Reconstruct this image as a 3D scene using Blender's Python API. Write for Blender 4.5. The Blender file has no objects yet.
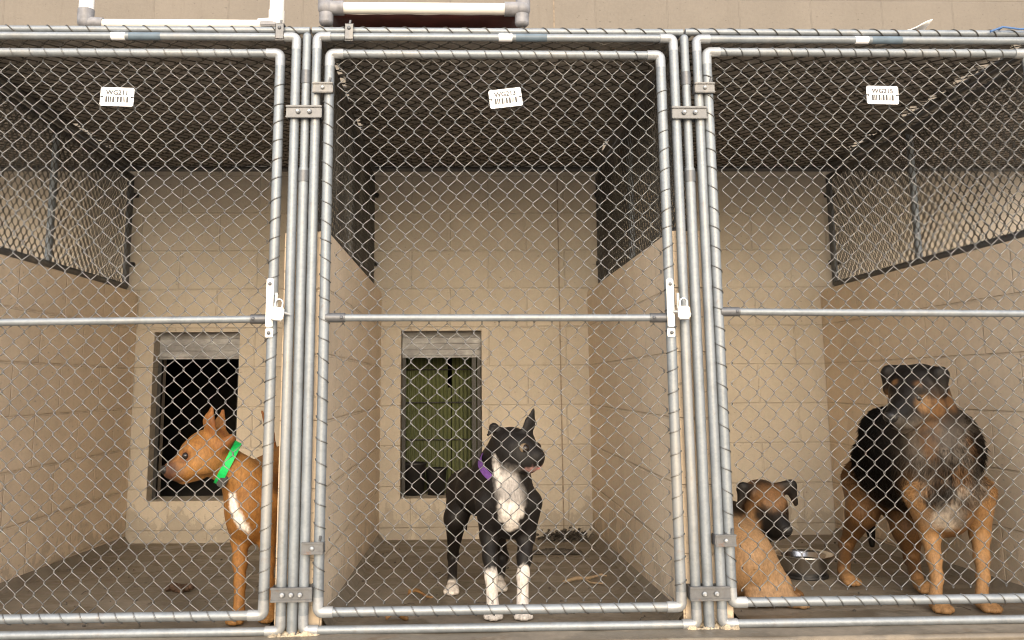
import bpy, math, random
import numpy as np
from mathutils import Vector, Matrix, noise
random.seed(7)
rad = math.radians
sc = bpy.context.scene
COL = sc.collection

# ------------------------------------------------------------------ camera (solved from the wall and fence lines)
F, CX, CY = 884.97, 489.08, 245.71
CAM = Vector((.5055, -2.748, .7212))
RM = Matrix(((0.99949, 0.00216, -0.03171), (-0.031, -0.15403, -0.98758), (-0.00702, 0.98806, -0.15389)))

def at(px, py, Y):
    """point of the plane y = Y seen at a pixel"""
    d = RM @ Vector(((px - CX) / F, -(py - CY) / F, -1))
    t = (Y - CAM.y) / d.y
    return CAM + d * t

cam_d = bpy.data.cameras.new('camera')
cam = bpy.data.objects.new('camera', cam_d)
COL.objects.link(cam)
cam.matrix_world = Matrix.Translation(CAM) @ RM.to_4x4()
cam_d.sensor_width = 36
cam_d.lens = F / 1024 * 36
cam_d.shift_x = (512 - CX) / 1024
cam_d.shift_y = -(320 - CY) / 1024
cam_d.clip_start = .05
cam_d.clip_end = 500
sc.camera = cam

# ------------------------------------------------------------------ materials
class NT:
    def __init__(s, name):
        s.m = bpy.data.materials.new(name); s.m.use_nodes = True
        s.t = s.m.node_tree; s.b = s.t.nodes['Principled BSDF']
    def n(s, typ, ins=None, **kw):
        x = s.t.nodes.new(typ)
        for k, v in kw.items(): setattr(x, k, v)
        for k, v in (ins or {}).items():
            if isinstance(v, bpy.types.NodeSocket): s.t.links.new(v, x.inputs[k])
            else: x.inputs[k].default_value = v
        return x
    def set(s, k, v):
        if isinstance(v, bpy.types.NodeSocket): s.t.links.new(v, s.b.inputs[k])
        else: s.b.inputs[k].default_value = v
    def coord(s, kind='Object'):
        return s.n('ShaderNodeTexCoord').outputs[kind]
    def mapping(s, scale, v=None):
        return s.n('ShaderNodeMapping', {'Vector': v or s.coord(), 'Scale': scale}).outputs[0]
    def noise(s, scale, detail=4, v=None, rough=.5):
        return s.n('ShaderNodeTexNoise', {'Vector': v or s.coord(), 'Scale': scale, 'Detail': detail, 'Roughness': rough}).outputs[0]
    def ramp(s, fac, stops):
        r = s.n('ShaderNodeValToRGB', {'Fac': fac})
        e = r.color_ramp.elements
        while len(e) < len(stops): e.new(.5)
        for q, (p, c) in zip(e, stops):
            q.position = p; q.color = (*c, 1) if len(c) == 3 else c
        return r.outputs[0]
    def mix(s, fac, a, b, mode='MIX'):
        m = s.n('ShaderNodeMix', data_type='RGBA', blend_type=mode)
        for k, v in ((0, fac), (6, a), (7, b)):
            if isinstance(v, bpy.types.NodeSocket): s.t.links.new(v, m.inputs[k])
            else: m.inputs[k].default_value = (*v, 1) if isinstance(v, tuple) and len(v) == 3 else v
        return m.outputs[2]
    def math(s, op, a, b=0., c=0.):
        m = s.n('ShaderNodeMath', operation=op)
        for k, v in enumerate((a, b, c)):
            if isinstance(v, bpy.types.NodeSocket): s.t.links.new(v, m.inputs[k])
            else: m.inputs[k].default_value = v
        return m.outputs[0]
    def bump(s, h, strength=.5, dist=.01, nrm=None):
        b = s.n('ShaderNodeBump', {'Height': h, 'Strength': strength, 'Distance': dist})
        if nrm: s.t.links.new(nrm, b.inputs['Normal'])
        return b.outputs[0]

def plain(name, col, rough=.6, metal=0., var=.12, scale=30, bump=.15, bdist=.002):
    t = NT(name)
    nz = t.noise(scale, 5)
    lo = tuple(c * (1 - var) for c in col); hi = tuple(min(1, c * (1 + var)) for c in col)
    t.set('Base Color', t.ramp(nz, [(.3, lo), (.7, hi)]))
    t.set('Roughness', rough); t.set('Metallic', metal)
    if bump: t.set('Normal', t.bump(t.noise(scale * 4, 3), bump, bdist))
    return t.m

def galv(name, base=(.50, .52, .54), metal=.55, rough=.46, rust=.0):
    t = NT(name)
    v = t.n('ShaderNodeTexVoronoi', {'Vector': t.coord(), 'Scale': 140.}).outputs['Color']
    sp = t.n('ShaderNodeSeparateColor', {'Color': v}).outputs[0]
    a = t.noise(9, 6, rough=.7)
    c = t.ramp(a, [(.25, tuple(x * .66 for x in base)), (.5, base), (.8, tuple(min(1, x * 1.22) for x in base))])
    c = t.mix(.22, c, t.ramp(sp, [(0, tuple(x * .7 for x in base)), (1, tuple(min(1, x * 1.3) for x in base))]))
    st = t.ramp(t.noise(3., 6, v=t.mapping((1, 1, .25)), rough=.75), [(.52, (0, 0, 0)), (.70, (.45, .45, .45))])
    c = t.mix(st, c, (.36, .33, .28))
    if rust:
        rr = t.ramp(t.noise(22, 6, rough=.8), [(.60, (0, 0, 0)), (.68, (rust,) * 3)])
        c = t.mix(rr, c, (.20, .09, .035))
    t.set('Base Color', c); t.set('Metallic', metal)
    t.set('Roughness', t.ramp(a, [(.2, (rough - .1,) * 3), (.8, (rough + .18,) * 3)]))
    t.set('Normal', t.bump(t.noise(90, 4), .25, .0012))
    return t.m

def block(name, col, axis='xz', width=.406, row=.203, groove=1., shift=(0, 0), stain=True, smooth=.12):
    """painted concrete block: the joints are grooves under the same paint"""
    t = NT(name)
    s = t.n('ShaderNodeSeparateXYZ', {'Vector': t.coord()})
    h = s.outputs[0] if axis[0] == 'x' else s.outputs[1]
    h = t.math('ADD', h, shift[0]); z = t.math('ADD', s.outputs[2], shift[1])
    v = t.n('ShaderNodeCombineXYZ', {'X': h, 'Y': z, 'Z': 0.}).outputs[0]
    b = t.n('ShaderNodeTexBrick', {'Vector': v, 'Scale': 1., 'Mortar Size': .0055, 'Mortar Smooth': .6, 'Bias': 0.,
            'Brick Width': width, 'Row Height': row, 'Color1': (.93, .93, .93, 1), 'Color2': (1.05, 1.05, 1.05, 1), 'Mortar': (.99, .99, .99, 1)})
    n1 = t.noise(2.2, 8, rough=.65)
    n2 = t.noise(60, 4, rough=.7)
    c = t.ramp(n1, [(.3, tuple(x * .86 for x in col)), (.55, col), (.75, tuple(x * 1.08 for x in col))])
    c = t.mix(.75, c, b.outputs['Color'], 'MULTIPLY')
    c = t.mix(.22, c, t.ramp(n2, [(.35, tuple(x * .72 for x in col)), (.6, tuple(x * 1.08 for x in col))]))
    # bits of dirt caught in the joints
    jd = t.math('MULTIPLY', b.outputs['Fac'], t.ramp(t.noise(5, 5, rough=.7), [(.42, (.0,) * 3), (.66, (.6 * groove,) * 3)]))
    c = t.mix(jd, c, tuple(x * .45 for x in col))
    if stain:
        # splash marks and paw dirt, of their own ragged shape
        g = t.n('ShaderNodeMapRange', {'Value': s.outputs[2], 'From Min': .0, 'From Max': .34, 'To Min': .62, 'To Max': .28}).outputs[0]
        sp = t.math('LESS_THAN', t.noise(7, 8, v=t.mapping((1, 1, .6)), rough=.78), t.math('MULTIPLY', g, .92))
        c = t.mix(t.math('MULTIPLY', sp, .5), c, tuple(x * .48 for x in col))
        dr = t.ramp(t.noise(4, 7, v=t.mapping((6, 6, .5)), rough=.7), [(.56, (0,) * 3), (.72, (.32,) * 3)])
        c = t.mix(dr, c, tuple(x * .62 for x in (col[0], col[1] * .95, col[2] * .88)))
        sc_ = t.ramp(t.noise(40, 3, v=t.mapping((1, 1, 2.2)), rough=.5), [(.66, (0,) * 3), (.70, (.65,) * 3)])
        c = t.mix(sc_, c, tuple(x * .4 for x in col))
    t.set('Base Color', c); t.set('Roughness', .72)
    n = t.bump(t.math('SUBTRACT', 1., b.outputs['Fac']), .85 * groove, .006)
    n = t.bump(t.noise(150, 5, rough=.7), smooth * 2.2, .003, n)
    n = t.bump(t.noise(9, 5, rough=.6), .35, .01, n)
    t.set('Normal', n)
    return t.m

def concrete(name, col, wet=True):
    t = NT(name)
    a = t.noise(1.7, 9, rough=.65); b = t.noise(24, 6, rough=.7)
    c = t.ramp(a, [(.28, tuple(x * .55 for x in col)), (.5, col), (.72, tuple(x * 1.25 for x in col))])
    c = t.mix(.35, c, t.ramp(b, [(.35, tuple(x * .55 for x in col)), (.65, tuple(x * 1.25 for x in col))]))
    ru = t.ramp(t.noise(5.5, 7, rough=.75), [(.56, (0,) * 3), (.66, (.65,) * 3)])
    c = t.mix(ru, c, (col[0] * .62, col[1] * .50, col[2] * .38))
    if wet:
        w = t.ramp(t.noise(2.6, 5, v=t.mapping((1.2, 2.2, 1)), rough=.6), [(.48, (0,) * 3), (.54, (1,) * 3)])
        c = t.mix(t.math('MULTIPLY', w, .42), c, tuple(x * .38 for x in col))
        t.set('Roughness', t.ramp(w, [(0, (.8,) * 3), (1, (.38,) * 3)]))
    else: t.set('Roughness', .85)
    t.set('Base Color', c)
    t.set('Normal', t.bump(b, .35, .006))
    return t.m

WALL = (.475, .422, .352)
M = dict(
    pipe=galv('galvanised pipe', (.235, .258, .28), metal=.5, rust=.2),
    pipe_shade=galv('shade-darkened galvanised pipe', (.12, .122, .125), metal=.5, rough=.5, rust=.35),  # rustier pipe, with the shade under the roof put into its base colour
    elbow=galv('bright galvanised casting', (.34, .355, .37), metal=.45, rough=.4),
    clamp=galv('galvanised clamp', (.135, .14, .15), metal=.6, rough=.45, rust=.4),
    wire=galv('galvanised wire', (.175, .177, .178), metal=.8, rough=.36, rust=.3),
    wire_shade=galv('shade-darkened rusty wire', (.075, .07, .062), metal=.5, rough=.55, rust=.5),  # rustier wire; base darkened to carry the shadow on dividers and roof
    rear=block('painted block of the rear wall', WALL, 'xz', shift=(.154, .0), groove=.75),
    rear_top=block('darkened painted block above the roof', (.175, .152, .125), 'xz', shift=(.154, .0), groove=.5),  # same wall; base darkened to offset the stronger light above the roof
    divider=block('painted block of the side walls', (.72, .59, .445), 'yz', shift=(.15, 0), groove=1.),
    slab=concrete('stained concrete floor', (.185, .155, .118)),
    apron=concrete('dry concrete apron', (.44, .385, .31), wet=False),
    sheet=None,
    black=plain('black plastic', (.012, .012, .013), .5),
    white=plain('white plastic', (.80, .79, .76), .4, var=.05, scale=8, bump=.08),
    pvc=plain('weathered white plastic tube', (.74, .71, .65), .45, var=.09, scale=14, bump=.1),
    greycap=plain('grey plastic fitting', (.20, .20, .215), .5, var=.25, scale=40),
    red=plain('dark red vinyl', (.085, .018, .013), .6, var=.3, scale=18, bump=.3, bdist=.004),
    tag=plain('white tag plastic', (.86, .86, .88), .35, var=.02, scale=20, bump=0),
    ink=plain('black print', (.03, .03, .035), .5, bump=0),
    ink_grey=plain('faded grey print', (.06, .06, .07), .5, bump=0),
    slate=plain('slate blue sticker', (.10, .14, .18), .5, var=.2),
    steel=plain('polished steel', (.62, .62, .63), .22, 1., var=.1, scale=12, bump=.05),
    lock=plain('satin padlock steel', (.78, .78, .79), .3, .45, var=.08, scale=60, bump=.05),
    brass=plain('dull brass', (.42, .30, .12), .4, .8),
    dark_room=plain('shade-black room', (.018, .017, .016), .9),  # near-black base puts the shade of the hatch interior into the colour
    grey_flap=None,
    footing=plain('crumbling pale concrete', (.46, .38, .27), .9, var=.35, scale=35, bump=.9, bdist=.012),
    green=plain('green woven webbing', (.0, .50, .10), .6, var=.12, scale=160, bump=.3),
    purple=plain('purple webbing', (.12, .045, .22), .6, var=.25, scale=160, bump=.3),
    chain=plain('bright chain', (.75, .75, .76), .25, .9, var=.1),
    eye=plain('dark brown eye', (.012, .007, .004), .08, var=.1, bump=0),
    eye_pale=plain('pale brown eye', (.20, .15, .10), .1, var=.2, bump=0),
    nose=plain('black nose leather', (.012, .011, .011), .35, var=.2, scale=200, bump=.4),
    tongue=plain('pink tongue', (.55, .20, .19), .35, var=.12, scale=60),
    claw=plain('dark claw', (.04, .03, .025), .4),
    turd=plain('brown lump', (.055, .028, .014), .7, var=.4, scale=60, bump=.8, bdist=.008),
    leaf=plain('dry brown leaf', (.20, .105, .035), .7, var=.4, scale=60, bump=.4),
    twig=plain('pale twig', (.22, .16, .10), .8, var=.3, scale=70, bump=.5),
    muck=plain('grey dirt and fur', (.07, .06, .05), .95, var=.5, scale=50, bump=.9, bdist=.01),
    blue=plain('blue cable', (.05, .12, .28), .5),
)
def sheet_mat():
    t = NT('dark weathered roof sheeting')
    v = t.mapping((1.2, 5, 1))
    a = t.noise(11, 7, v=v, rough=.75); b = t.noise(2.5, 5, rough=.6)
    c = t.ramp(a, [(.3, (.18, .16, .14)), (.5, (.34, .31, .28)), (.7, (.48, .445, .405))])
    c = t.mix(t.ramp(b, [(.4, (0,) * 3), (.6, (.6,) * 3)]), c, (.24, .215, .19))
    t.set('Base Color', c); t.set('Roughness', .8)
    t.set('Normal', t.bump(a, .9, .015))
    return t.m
M['sheet'] = sheet_mat()
def flap_mat():
    t = NT('scuffed grey plastic flap')
    a = t.noise(9, 7, v=t.mapping((1, 1, 2)), rough=.65)
    t.set('Base Color', t.ramp(a, [(.3, (.14, .14, .15)), (.55, (.28, .285, .30)), (.72, (.50, .51, .53))]))
    t.set('Roughness', .45)
    t.set('Normal', t.bump(a, .3, .004))
    return t.m
M['grey_flap'] = flap_mat()
def green_mat():
    t = NT('olive slatted privacy panel')
    w = t.n('ShaderNodeTexWave', {'Vector': t.coord(), 'Scale': 14., 'Distortion': .3, 'Detail': 2.}, bands_direction='X').outputs[0]
    c = t.ramp(w, [(.15, (.065, .08, .038)), (.5, (.12, .14, .062)), (.9, (.10, .115, .052))])
    c = t.mix(t.ramp(t.noise(6, 5), [(.4, (0,) * 3), (.7, (.6,) * 3)]), c, (.10, .12, .03))
    t.set('Base Color', c); t.set('Roughness', .5)
    t.set('Normal', t.bump(w, .8, .01))
    return t.m
M['olive'] = green_mat()

# ------------------------------------------------------------------ mesh helpers
class MB:
    def __init__(s): s.v = []; s.f = []; s.smooth = []
    def add(s, vs, fs, smooth=True):
        o = len(s.v); s.v += [tuple(v) for v in vs]
        s.f += [tuple(i + o for i in f) for f in fs]; s.smooth += [smooth] * len(fs)
        return s
    def tube(s, pts, r, n=8, caps=True):
        pts = [Vector(p) for p in pts]
        rs = r if isinstance(r, (list, tuple)) else [r] * len(pts)
        t0 = (pts[1] - pts[0]).normalized()
        u = t0.orthogonal().normalized()
        vs = []
        for i, p in enumerate(pts):
            a = pts[max(0, i - 1)]; b = pts[min(len(pts) - 1, i + 1)]
            t = (b - a)
            t = t.normalized() if t.length > 1e-9 else t0
            u = (u - t * u.dot(t))
            u = u.normalized() if u.length > 1e-6 else t.orthogonal().normalized()
            w = t.cross(u)
            k = 1.
            for j in range(n):
                q = 2 * math.pi * j / n
                vs.append(p + (u * math.cos(q) + w * math.sin(q)) * rs[i] * k)
        fs = []
        for i in range(len(pts) - 1):
            for j in range(n):
                fs.append((i * n + j, i * n + (j + 1) % n, (i + 1) * n + (j + 1) % n, (i + 1) * n + j))
        s.add(vs, fs)
        if caps:
            s.add(vs[:n], [tuple(range(n))[::-1]], False); s.add(vs[-n:], [tuple(range(n))], False)
        return s
    def box(s, a, b, bev=0., mat=None):
        x0, y0, z0 = a; x1, y1, z1 = b
        if bev <= 0:
            vs = [(x, y, z) for x in (x0, x1) for y in (y0, y1) for z in (z0, z1)]
            fs = [(0, 1, 3, 2), (4, 6, 7, 5), (0, 4, 5, 1), (2, 3, 7, 6), (0, 2, 6, 4), (1, 5, 7, 3)]
        else:
            import bmesh
            bm = bmesh.new(); bmesh.ops.create_cube(bm, size=1)
            for v in bm.verts:
                v.co = Vector(((x0 + x1) / 2 + v.co.x * (x1 - x0), (y0 + y1) / 2 + v.co.y * (y1 - y0), (z0 + z1) / 2 + v.co.z * (z1 - z0)))
            bmesh.ops.bevel(bm, geom=bm.edges[:], offset=bev, segments=2, affect='EDGES')
            bm.verts.index_update()
            vs = [v.co.copy() for v in bm.verts]; fs = [tuple(v.index for v in f.verts) for f in bm.faces]
            bm.free()
        if mat is not None: vs = [mat @ Vector(v) for v in vs]
        return s.add(vs, fs, False)
    def ball(s, c, r, sx=1, sy=1, sz=1, n=14, m=9, mat=None, jit=0.):
        vs = []; fs = []
        for i in range(m + 1):
            th = math.pi * i / m
            for j in range(n):
                ph = 2 * math.pi * j / n
                p = Vector((math.sin(th) * math.cos(ph) * sx, math.sin(th) * math.sin(ph) * sy, math.cos(th) * sz)) * r
                if jit: p *= 1 + jit * noise.noise(p * (1.8 / r) + Vector(c) * 9)
                if mat is not None: p = mat @ p
                vs.append(Vector(c) + p)
        for i in range(m):
            for j in range(n):
                fs.append((i * n + j, (i + 1) * n + j, (i + 1) * n + (j + 1) % n, i * n + (j + 1) % n))
        return s.add(vs, fs)
    def build(s, name, m, parent=None, label=None):
        me = bpy.data.meshes.new(name)
        off = parent.matrix_world.translation if parent is not None else Vector((0, 0, 0))
        if parent is not None and parent.parent is not None: off = ROOT[parent.name]
        elif parent is not None: off = ROOT.get(parent.name, parent.location)
        me.from_pydata([tuple(Vector(v) - off) for v in s.v], [], s.f)
        me.polygons.foreach_set('use_smooth', s.smooth)
        me.validate(); me.update()
        o = bpy.data.objects.new(name, me); COL.objects.link(o)
        if m: me.materials.append(m)
        if parent is not None: o.parent = parent
        ROOT[o.name] = Vector(off)
        if label: o['label'] = label
        return o
ROOT = {}
def tag(o, label, cat, group=None):
    o['label'] = label; o['category'] = cat
    if group: o['group'] = group
    return o
def thing(name, loc, label, cat, group=None):
    o = bpy.data.objects.new(name, None); COL.objects.link(o); o.location = Vector(loc)
    o.empty_display_size = .05
    ROOT[o.name] = Vector(loc)
    return tag(o, label, cat, group)
def struct(o): o['kind'] = 'structure'; return o

# ------------------------------------------------------------------ ground
SLOPE = -.030
RY = 1.912            # face of the rear wall
RZ = 1.862            # roof
bm_ = MB()
nx, ny = 60, 24
vs = []; fs = []
for i in range(nx + 1):
    for j in range(ny + 1):
        x = -3.9 + i * .15; y = -.12 + j * (RY + .2 + .12) / ny
        z = SLOPE * max(0, y) + .004 * noise.noise(Vector((x * 3, y * 3, 0)))
        if j in (0,): z = -.004
        if x < -2.6 or x > 4.1: z = min(z, 0)
        vs.append((x, y, z))
for i in range(nx):
    for j in range(ny):
        a = i * (ny + 1) + j
        fs.append((a, a + ny + 1, a + ny + 2, a + 1))
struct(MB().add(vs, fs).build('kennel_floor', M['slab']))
g = MB(); R = 120
g.add([(-R, -R, -.012), (R, -R, -.012), (R, -.12, -.012), (-R, -.12, -.012)], [(0, 1, 2, 3)], False)
g.add([(-R, -.12, -.30), (R, -.12, -.30), (R, R, -.30), (-R, R, -.30)], [(0, 1, 2, 3)], False)
g.add([(-R, -.12, -.012), (R, -.12, -.012), (R, -.12, -.30), (-R, -.12, -.30)], [(0, 1, 2, 3)], False)
struct(g.build('ground', M['apron']))
# shallow channel and lip in the slab in front of the gates
lip = MB()
lip.tube([(-3.8, -.118, -.006), (5., -.118, -.006)], .012, 10)
struct(lip.build('slab_edge', M['slab']))

# ------------------------------------------------------------------ rear wall with three hatches
OP = [(-1.085, -.645), (.191, .612), (1.43, 1.86)]   # hatch openings (x range); the third is walled by posts and dogs
OP = OP[:2]
zb, zt = .145, .997
TW = .21
wall = thing('block_wall', (.6, RY, 0), 'tall tan painted block wall behind the kennels with two dark hatches', 'wall')
w = MB()
xs = [-3.9, OP[0][0], OP[0][1], OP[1][0], OP[1][1], 5.1]
for i in range(5):
    if i % 2 == 0: w.box((xs[i], RY, -.30), (xs[i + 1], RY + TW, zt))
    else:
        w.box((xs[i], RY, -.30), (xs[i + 1], RY + TW, zb))
w.box((xs[0], RY, zt), (xs[-1], RY + TW, 1.95))
w.build('wall_face', M['rear'], wall)
w = MB(); w.box((xs[0], RY, 1.95), (xs[-1], RY + TW, 4.6)); w.build('upper_wall', M['rear_top'], wall, 'darker browner upper part of the block wall')
cj = MB()
cj.box((1.022, RY - .002, -.06), (1.029, RY + .002, 4.5))
cj.build('control_joint', plain('dark joint sealant', (.22, .175, .13), .8, var=.4, scale=40), wall)
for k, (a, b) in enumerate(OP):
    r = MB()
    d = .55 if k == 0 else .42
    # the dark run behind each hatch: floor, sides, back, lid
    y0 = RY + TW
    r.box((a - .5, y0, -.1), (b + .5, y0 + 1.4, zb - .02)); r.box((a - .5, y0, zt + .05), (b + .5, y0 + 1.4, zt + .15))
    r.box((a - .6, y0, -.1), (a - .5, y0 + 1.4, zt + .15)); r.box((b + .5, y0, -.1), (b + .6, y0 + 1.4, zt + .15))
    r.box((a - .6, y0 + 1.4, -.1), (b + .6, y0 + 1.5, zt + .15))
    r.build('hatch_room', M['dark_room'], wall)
    fl = MB()
    fl.box((a + .002, RY + .085, zt - .138), (b - .002, RY + .093, zt - .001), .002)
    for q in range(4):
        fl.tube([(a + .01, RY + .084, zt - .03 - q * .032), (b - .01, RY + .084, zt - .03 - q * .032)], .003, 6)
    fl.build('hatch_flap', M['grey_flap'], wall, 'raised scuffed grey plastic flap in the hatch head')
    ch = MB()
    ch.box((b - .022, RY + .07, zb), (b - .004, RY + .10, zt - .14), .002)
    ch.box((a + .004, RY + .07, zb), (a + .022, RY + .10, zt - .14), .002)
    if k == 1: ch.box((b - .05, RY + .10, zb), (b - .028, RY + .125, zt - .10), .002)
    ch.build('hatch_track', M['black'], wall)
# olive slatted panel seen through the middle hatch
p = MB()
a, b = OP[1]
y = RY + TW + .10
for i in range(22):
    x = a - .06 + i * .0215
    if abs(x + .01 - (a + .245)) < .012:
        p.box((x, y, zb - .02), (x + .017, y + .01, .70)); p.box((x, y, .86), (x + .017, y + .01, zt + .04))
    else:
        p.box((x, y + .002 * (i % 2), zb - .02), (x + .0200, y + .01, zt + .04), .0015)
tag(p.build('slatted_panel', M['olive']), 'olive green slatted panel standing inside the middle hatch', 'panel')
p = MB()
for z in (.42, .62, .80): p.tube([(a - .06, y - .012, z), (b - .03, y - .012, z)], .004, 6)
q = bpy.data.objects['slatted_panel']
p.build('cross_wire', M['black'], q)
# black tubs behind the hatch sill
for k, (x, rr) in enumerate(((.255, .062), (.372, .055))):
    t = MB()
    prof = [(0, .0), (rr * .8, 0), (rr, .13), (rr * 1.1, .135), (rr * 1.1, .145), (rr * .92, .145), (rr * .75, .02), (0, .02)]
    n = 20; vs = []; fs = []
    for (r_, z_) in prof:
        for j in range(n): vs.append((x + r_ * math.cos(6.2832 * j / n), RY + TW + .0 - .07 + r_ * math.sin(6.2832 * j / n) * .8, zb + .002 + z_ * (1.15 - .2 * k)))
    for i in range(len(prof) - 1):
        for j in range(n): fs.append((i * n + j, i * n + (j + 1) % n, (i + 1) * n + (j + 1) % n, (i + 1) * n + j))
    t.add(vs, fs)
    tag(t.build('plastic_tub', M['black']), ('larger' if k == 0 else 'smaller') + ' black plastic tub on the sill of the middle hatch', 'tub', 'black tubs in the middle hatch')

# ------------------------------------------------------------------ divider walls
HW = 1.203
DIV = [(-1.305, -1.178), (-.052, .088), (1.174, 1.326), (2.424, 2.59)]
DL = ['tan block side wall at the left edge of the orange dog kennel',
      'tan block side wall between the orange dog and the black and white dog',
      'tan block side wall between the black and white dog and the shepherds',
      'tan block side wall along the right of the shepherd kennel']
def rough_box(m, x0, x1, y0, y1, z0, z1, st=.05, amp=.0025):
    m.box((x0, y0, z0), (x1, y1, z1), .006)
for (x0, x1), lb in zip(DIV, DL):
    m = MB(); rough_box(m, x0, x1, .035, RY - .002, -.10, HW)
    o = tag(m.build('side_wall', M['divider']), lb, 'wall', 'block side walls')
    c = MB()   # trowelled cove at the foot of the wall
    for sx, s in ((x0, -1), (x1, 1)):
        c.add([(sx, .04, .035), (sx, RY - .01, .035 + SLOPE * RY), (sx + s * .030, RY - .01, SLOPE * RY - .004), (sx + s * .030, .04, -.004)],
              [(0, 1, 2, 3)[::s]], False)
    c.build('cove', M['slab'], o)
    ft = MB()
    nn = 14
    for i in range(nn):
        for j in range(4):
            ft.ball((x0 + .004 + (x1 - x0 - .008) * (i + .5) / nn + random.uniform(-.006, .006), -.012 + j * .018, -.006 + random.uniform(-.004, .003)), random.uniform(.010, .017), n=8, m=6, jit=.6)
    ft.build('footing', M['footing'], o)

# ------------------------------------------------------------------ chain link
def chain_link(m, P0, U, V, Nn, width, height, w=.054, h=.0615, r=.00155, n=6, wob=.0025, phase=(0, 0), seed=0, bulge=.004):
    """vertical zigzag wires that hook each other; U across, V up, Nn towards the viewer"""
    P0, U, V, Nn = Vector(P0), Vector(U), Vector(V), Vector(Nn)
    a = w / 2; hh = h / 2
    k0 = -1; k1 = int(width / a) + 2
    def warp(u, v):
        q = Vector((u * 3.1 + seed * 7.3, v * 3.1, seed))
        q2 = Vector((u * 11 + seed, v * 11, seed * 3.))
        du = wob * (noise.noise(q) * 2 + noise.noise(q2) * .8)
        dv = wob * (noise.noise(q + Vector((9, 3, 1))) * 2 + noise.noise(q2 + Vector((4, 9, 2))) * .8)
        dn = bulge * noise.noise(Vector((u * 2, v * 2, seed + 5)))
        return P0 + U * min(max(u + du, 0), width) + V * min(max(v + dv, 0), height) + Nn * dn
    for k in range(k0, k1):
        xc = k * a + phase[0] * w
        pts = []
        nz = int(height / hh) + 3
        run = []
        for i in range(-1, nz):
            z = i * hh + phase[1] * h
            s = 1 if (i + k) % 2 == 0 else -1
            x = xc + s * (a / 2 + r * 1.1)
            sd = 1 if s > 0 else -1
            for (zz, y) in ((z - .0028, -sd * r * 1.15), (z + .0028, sd * r * 1.15)):
                if -.001 <= x <= width + .001 and 0 <= zz <= height:
                    run.append(warp(x, zz) + Nn * y)
                else:
                    # clipped to the frame: end on its edge
                    if len(run) > 1: m.tube(run, r, n, False)
                    run = []
        if len(run) > 1: m.tube(run, r, n, False)

def wraps(m, A, B, R_, step, r=.0019, lean=.018, face=(0, -1, 0), seed=0, arc=2.6, start=.02):
    """the mesh wire turned round a pipe"""
    A, B = Vector(A), Vector(B); ax = (B - A).normalized(); L = (B - A).length
    f = Vector(face).normalized(); s = ax.cross(f)
    rnd = random.Random(seed)
    d = start
    while d < L - .02:
        pts = []
        ln = lean * rnd.uniform(.7, 1.3)
        for i in range(9):
            q = (i / 8 - .5) * 2 * arc / 2 * 1.15
            pts.append(A + ax * (d + ln * (i / 8 - .5)) + (f * math.cos(q) + s * math.sin(q)) * (R_ + r * .8))
        m.tube(pts, r, 5, False)
        d += step * rnd.uniform(.9, 1.1)

def elbow(m, c, d1, d2, r, rb=.035):
    """quarter bend with its corner at c, running along d1 and d2"""
    c, d1, d2 = Vector(c), Vector(d1), Vector(d2)
    pts = [c + d1 * (rb + .03)]
    for i in range(7):
        q = math.pi / 2 * i / 6
        pts.append(c + d1 * rb * (1 - math.sin(q)) + d2 * rb * (1 - math.cos(q)))
    pts.append(c + d2 * (rb + .03))
    m.tube(pts, r, 14)

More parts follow.
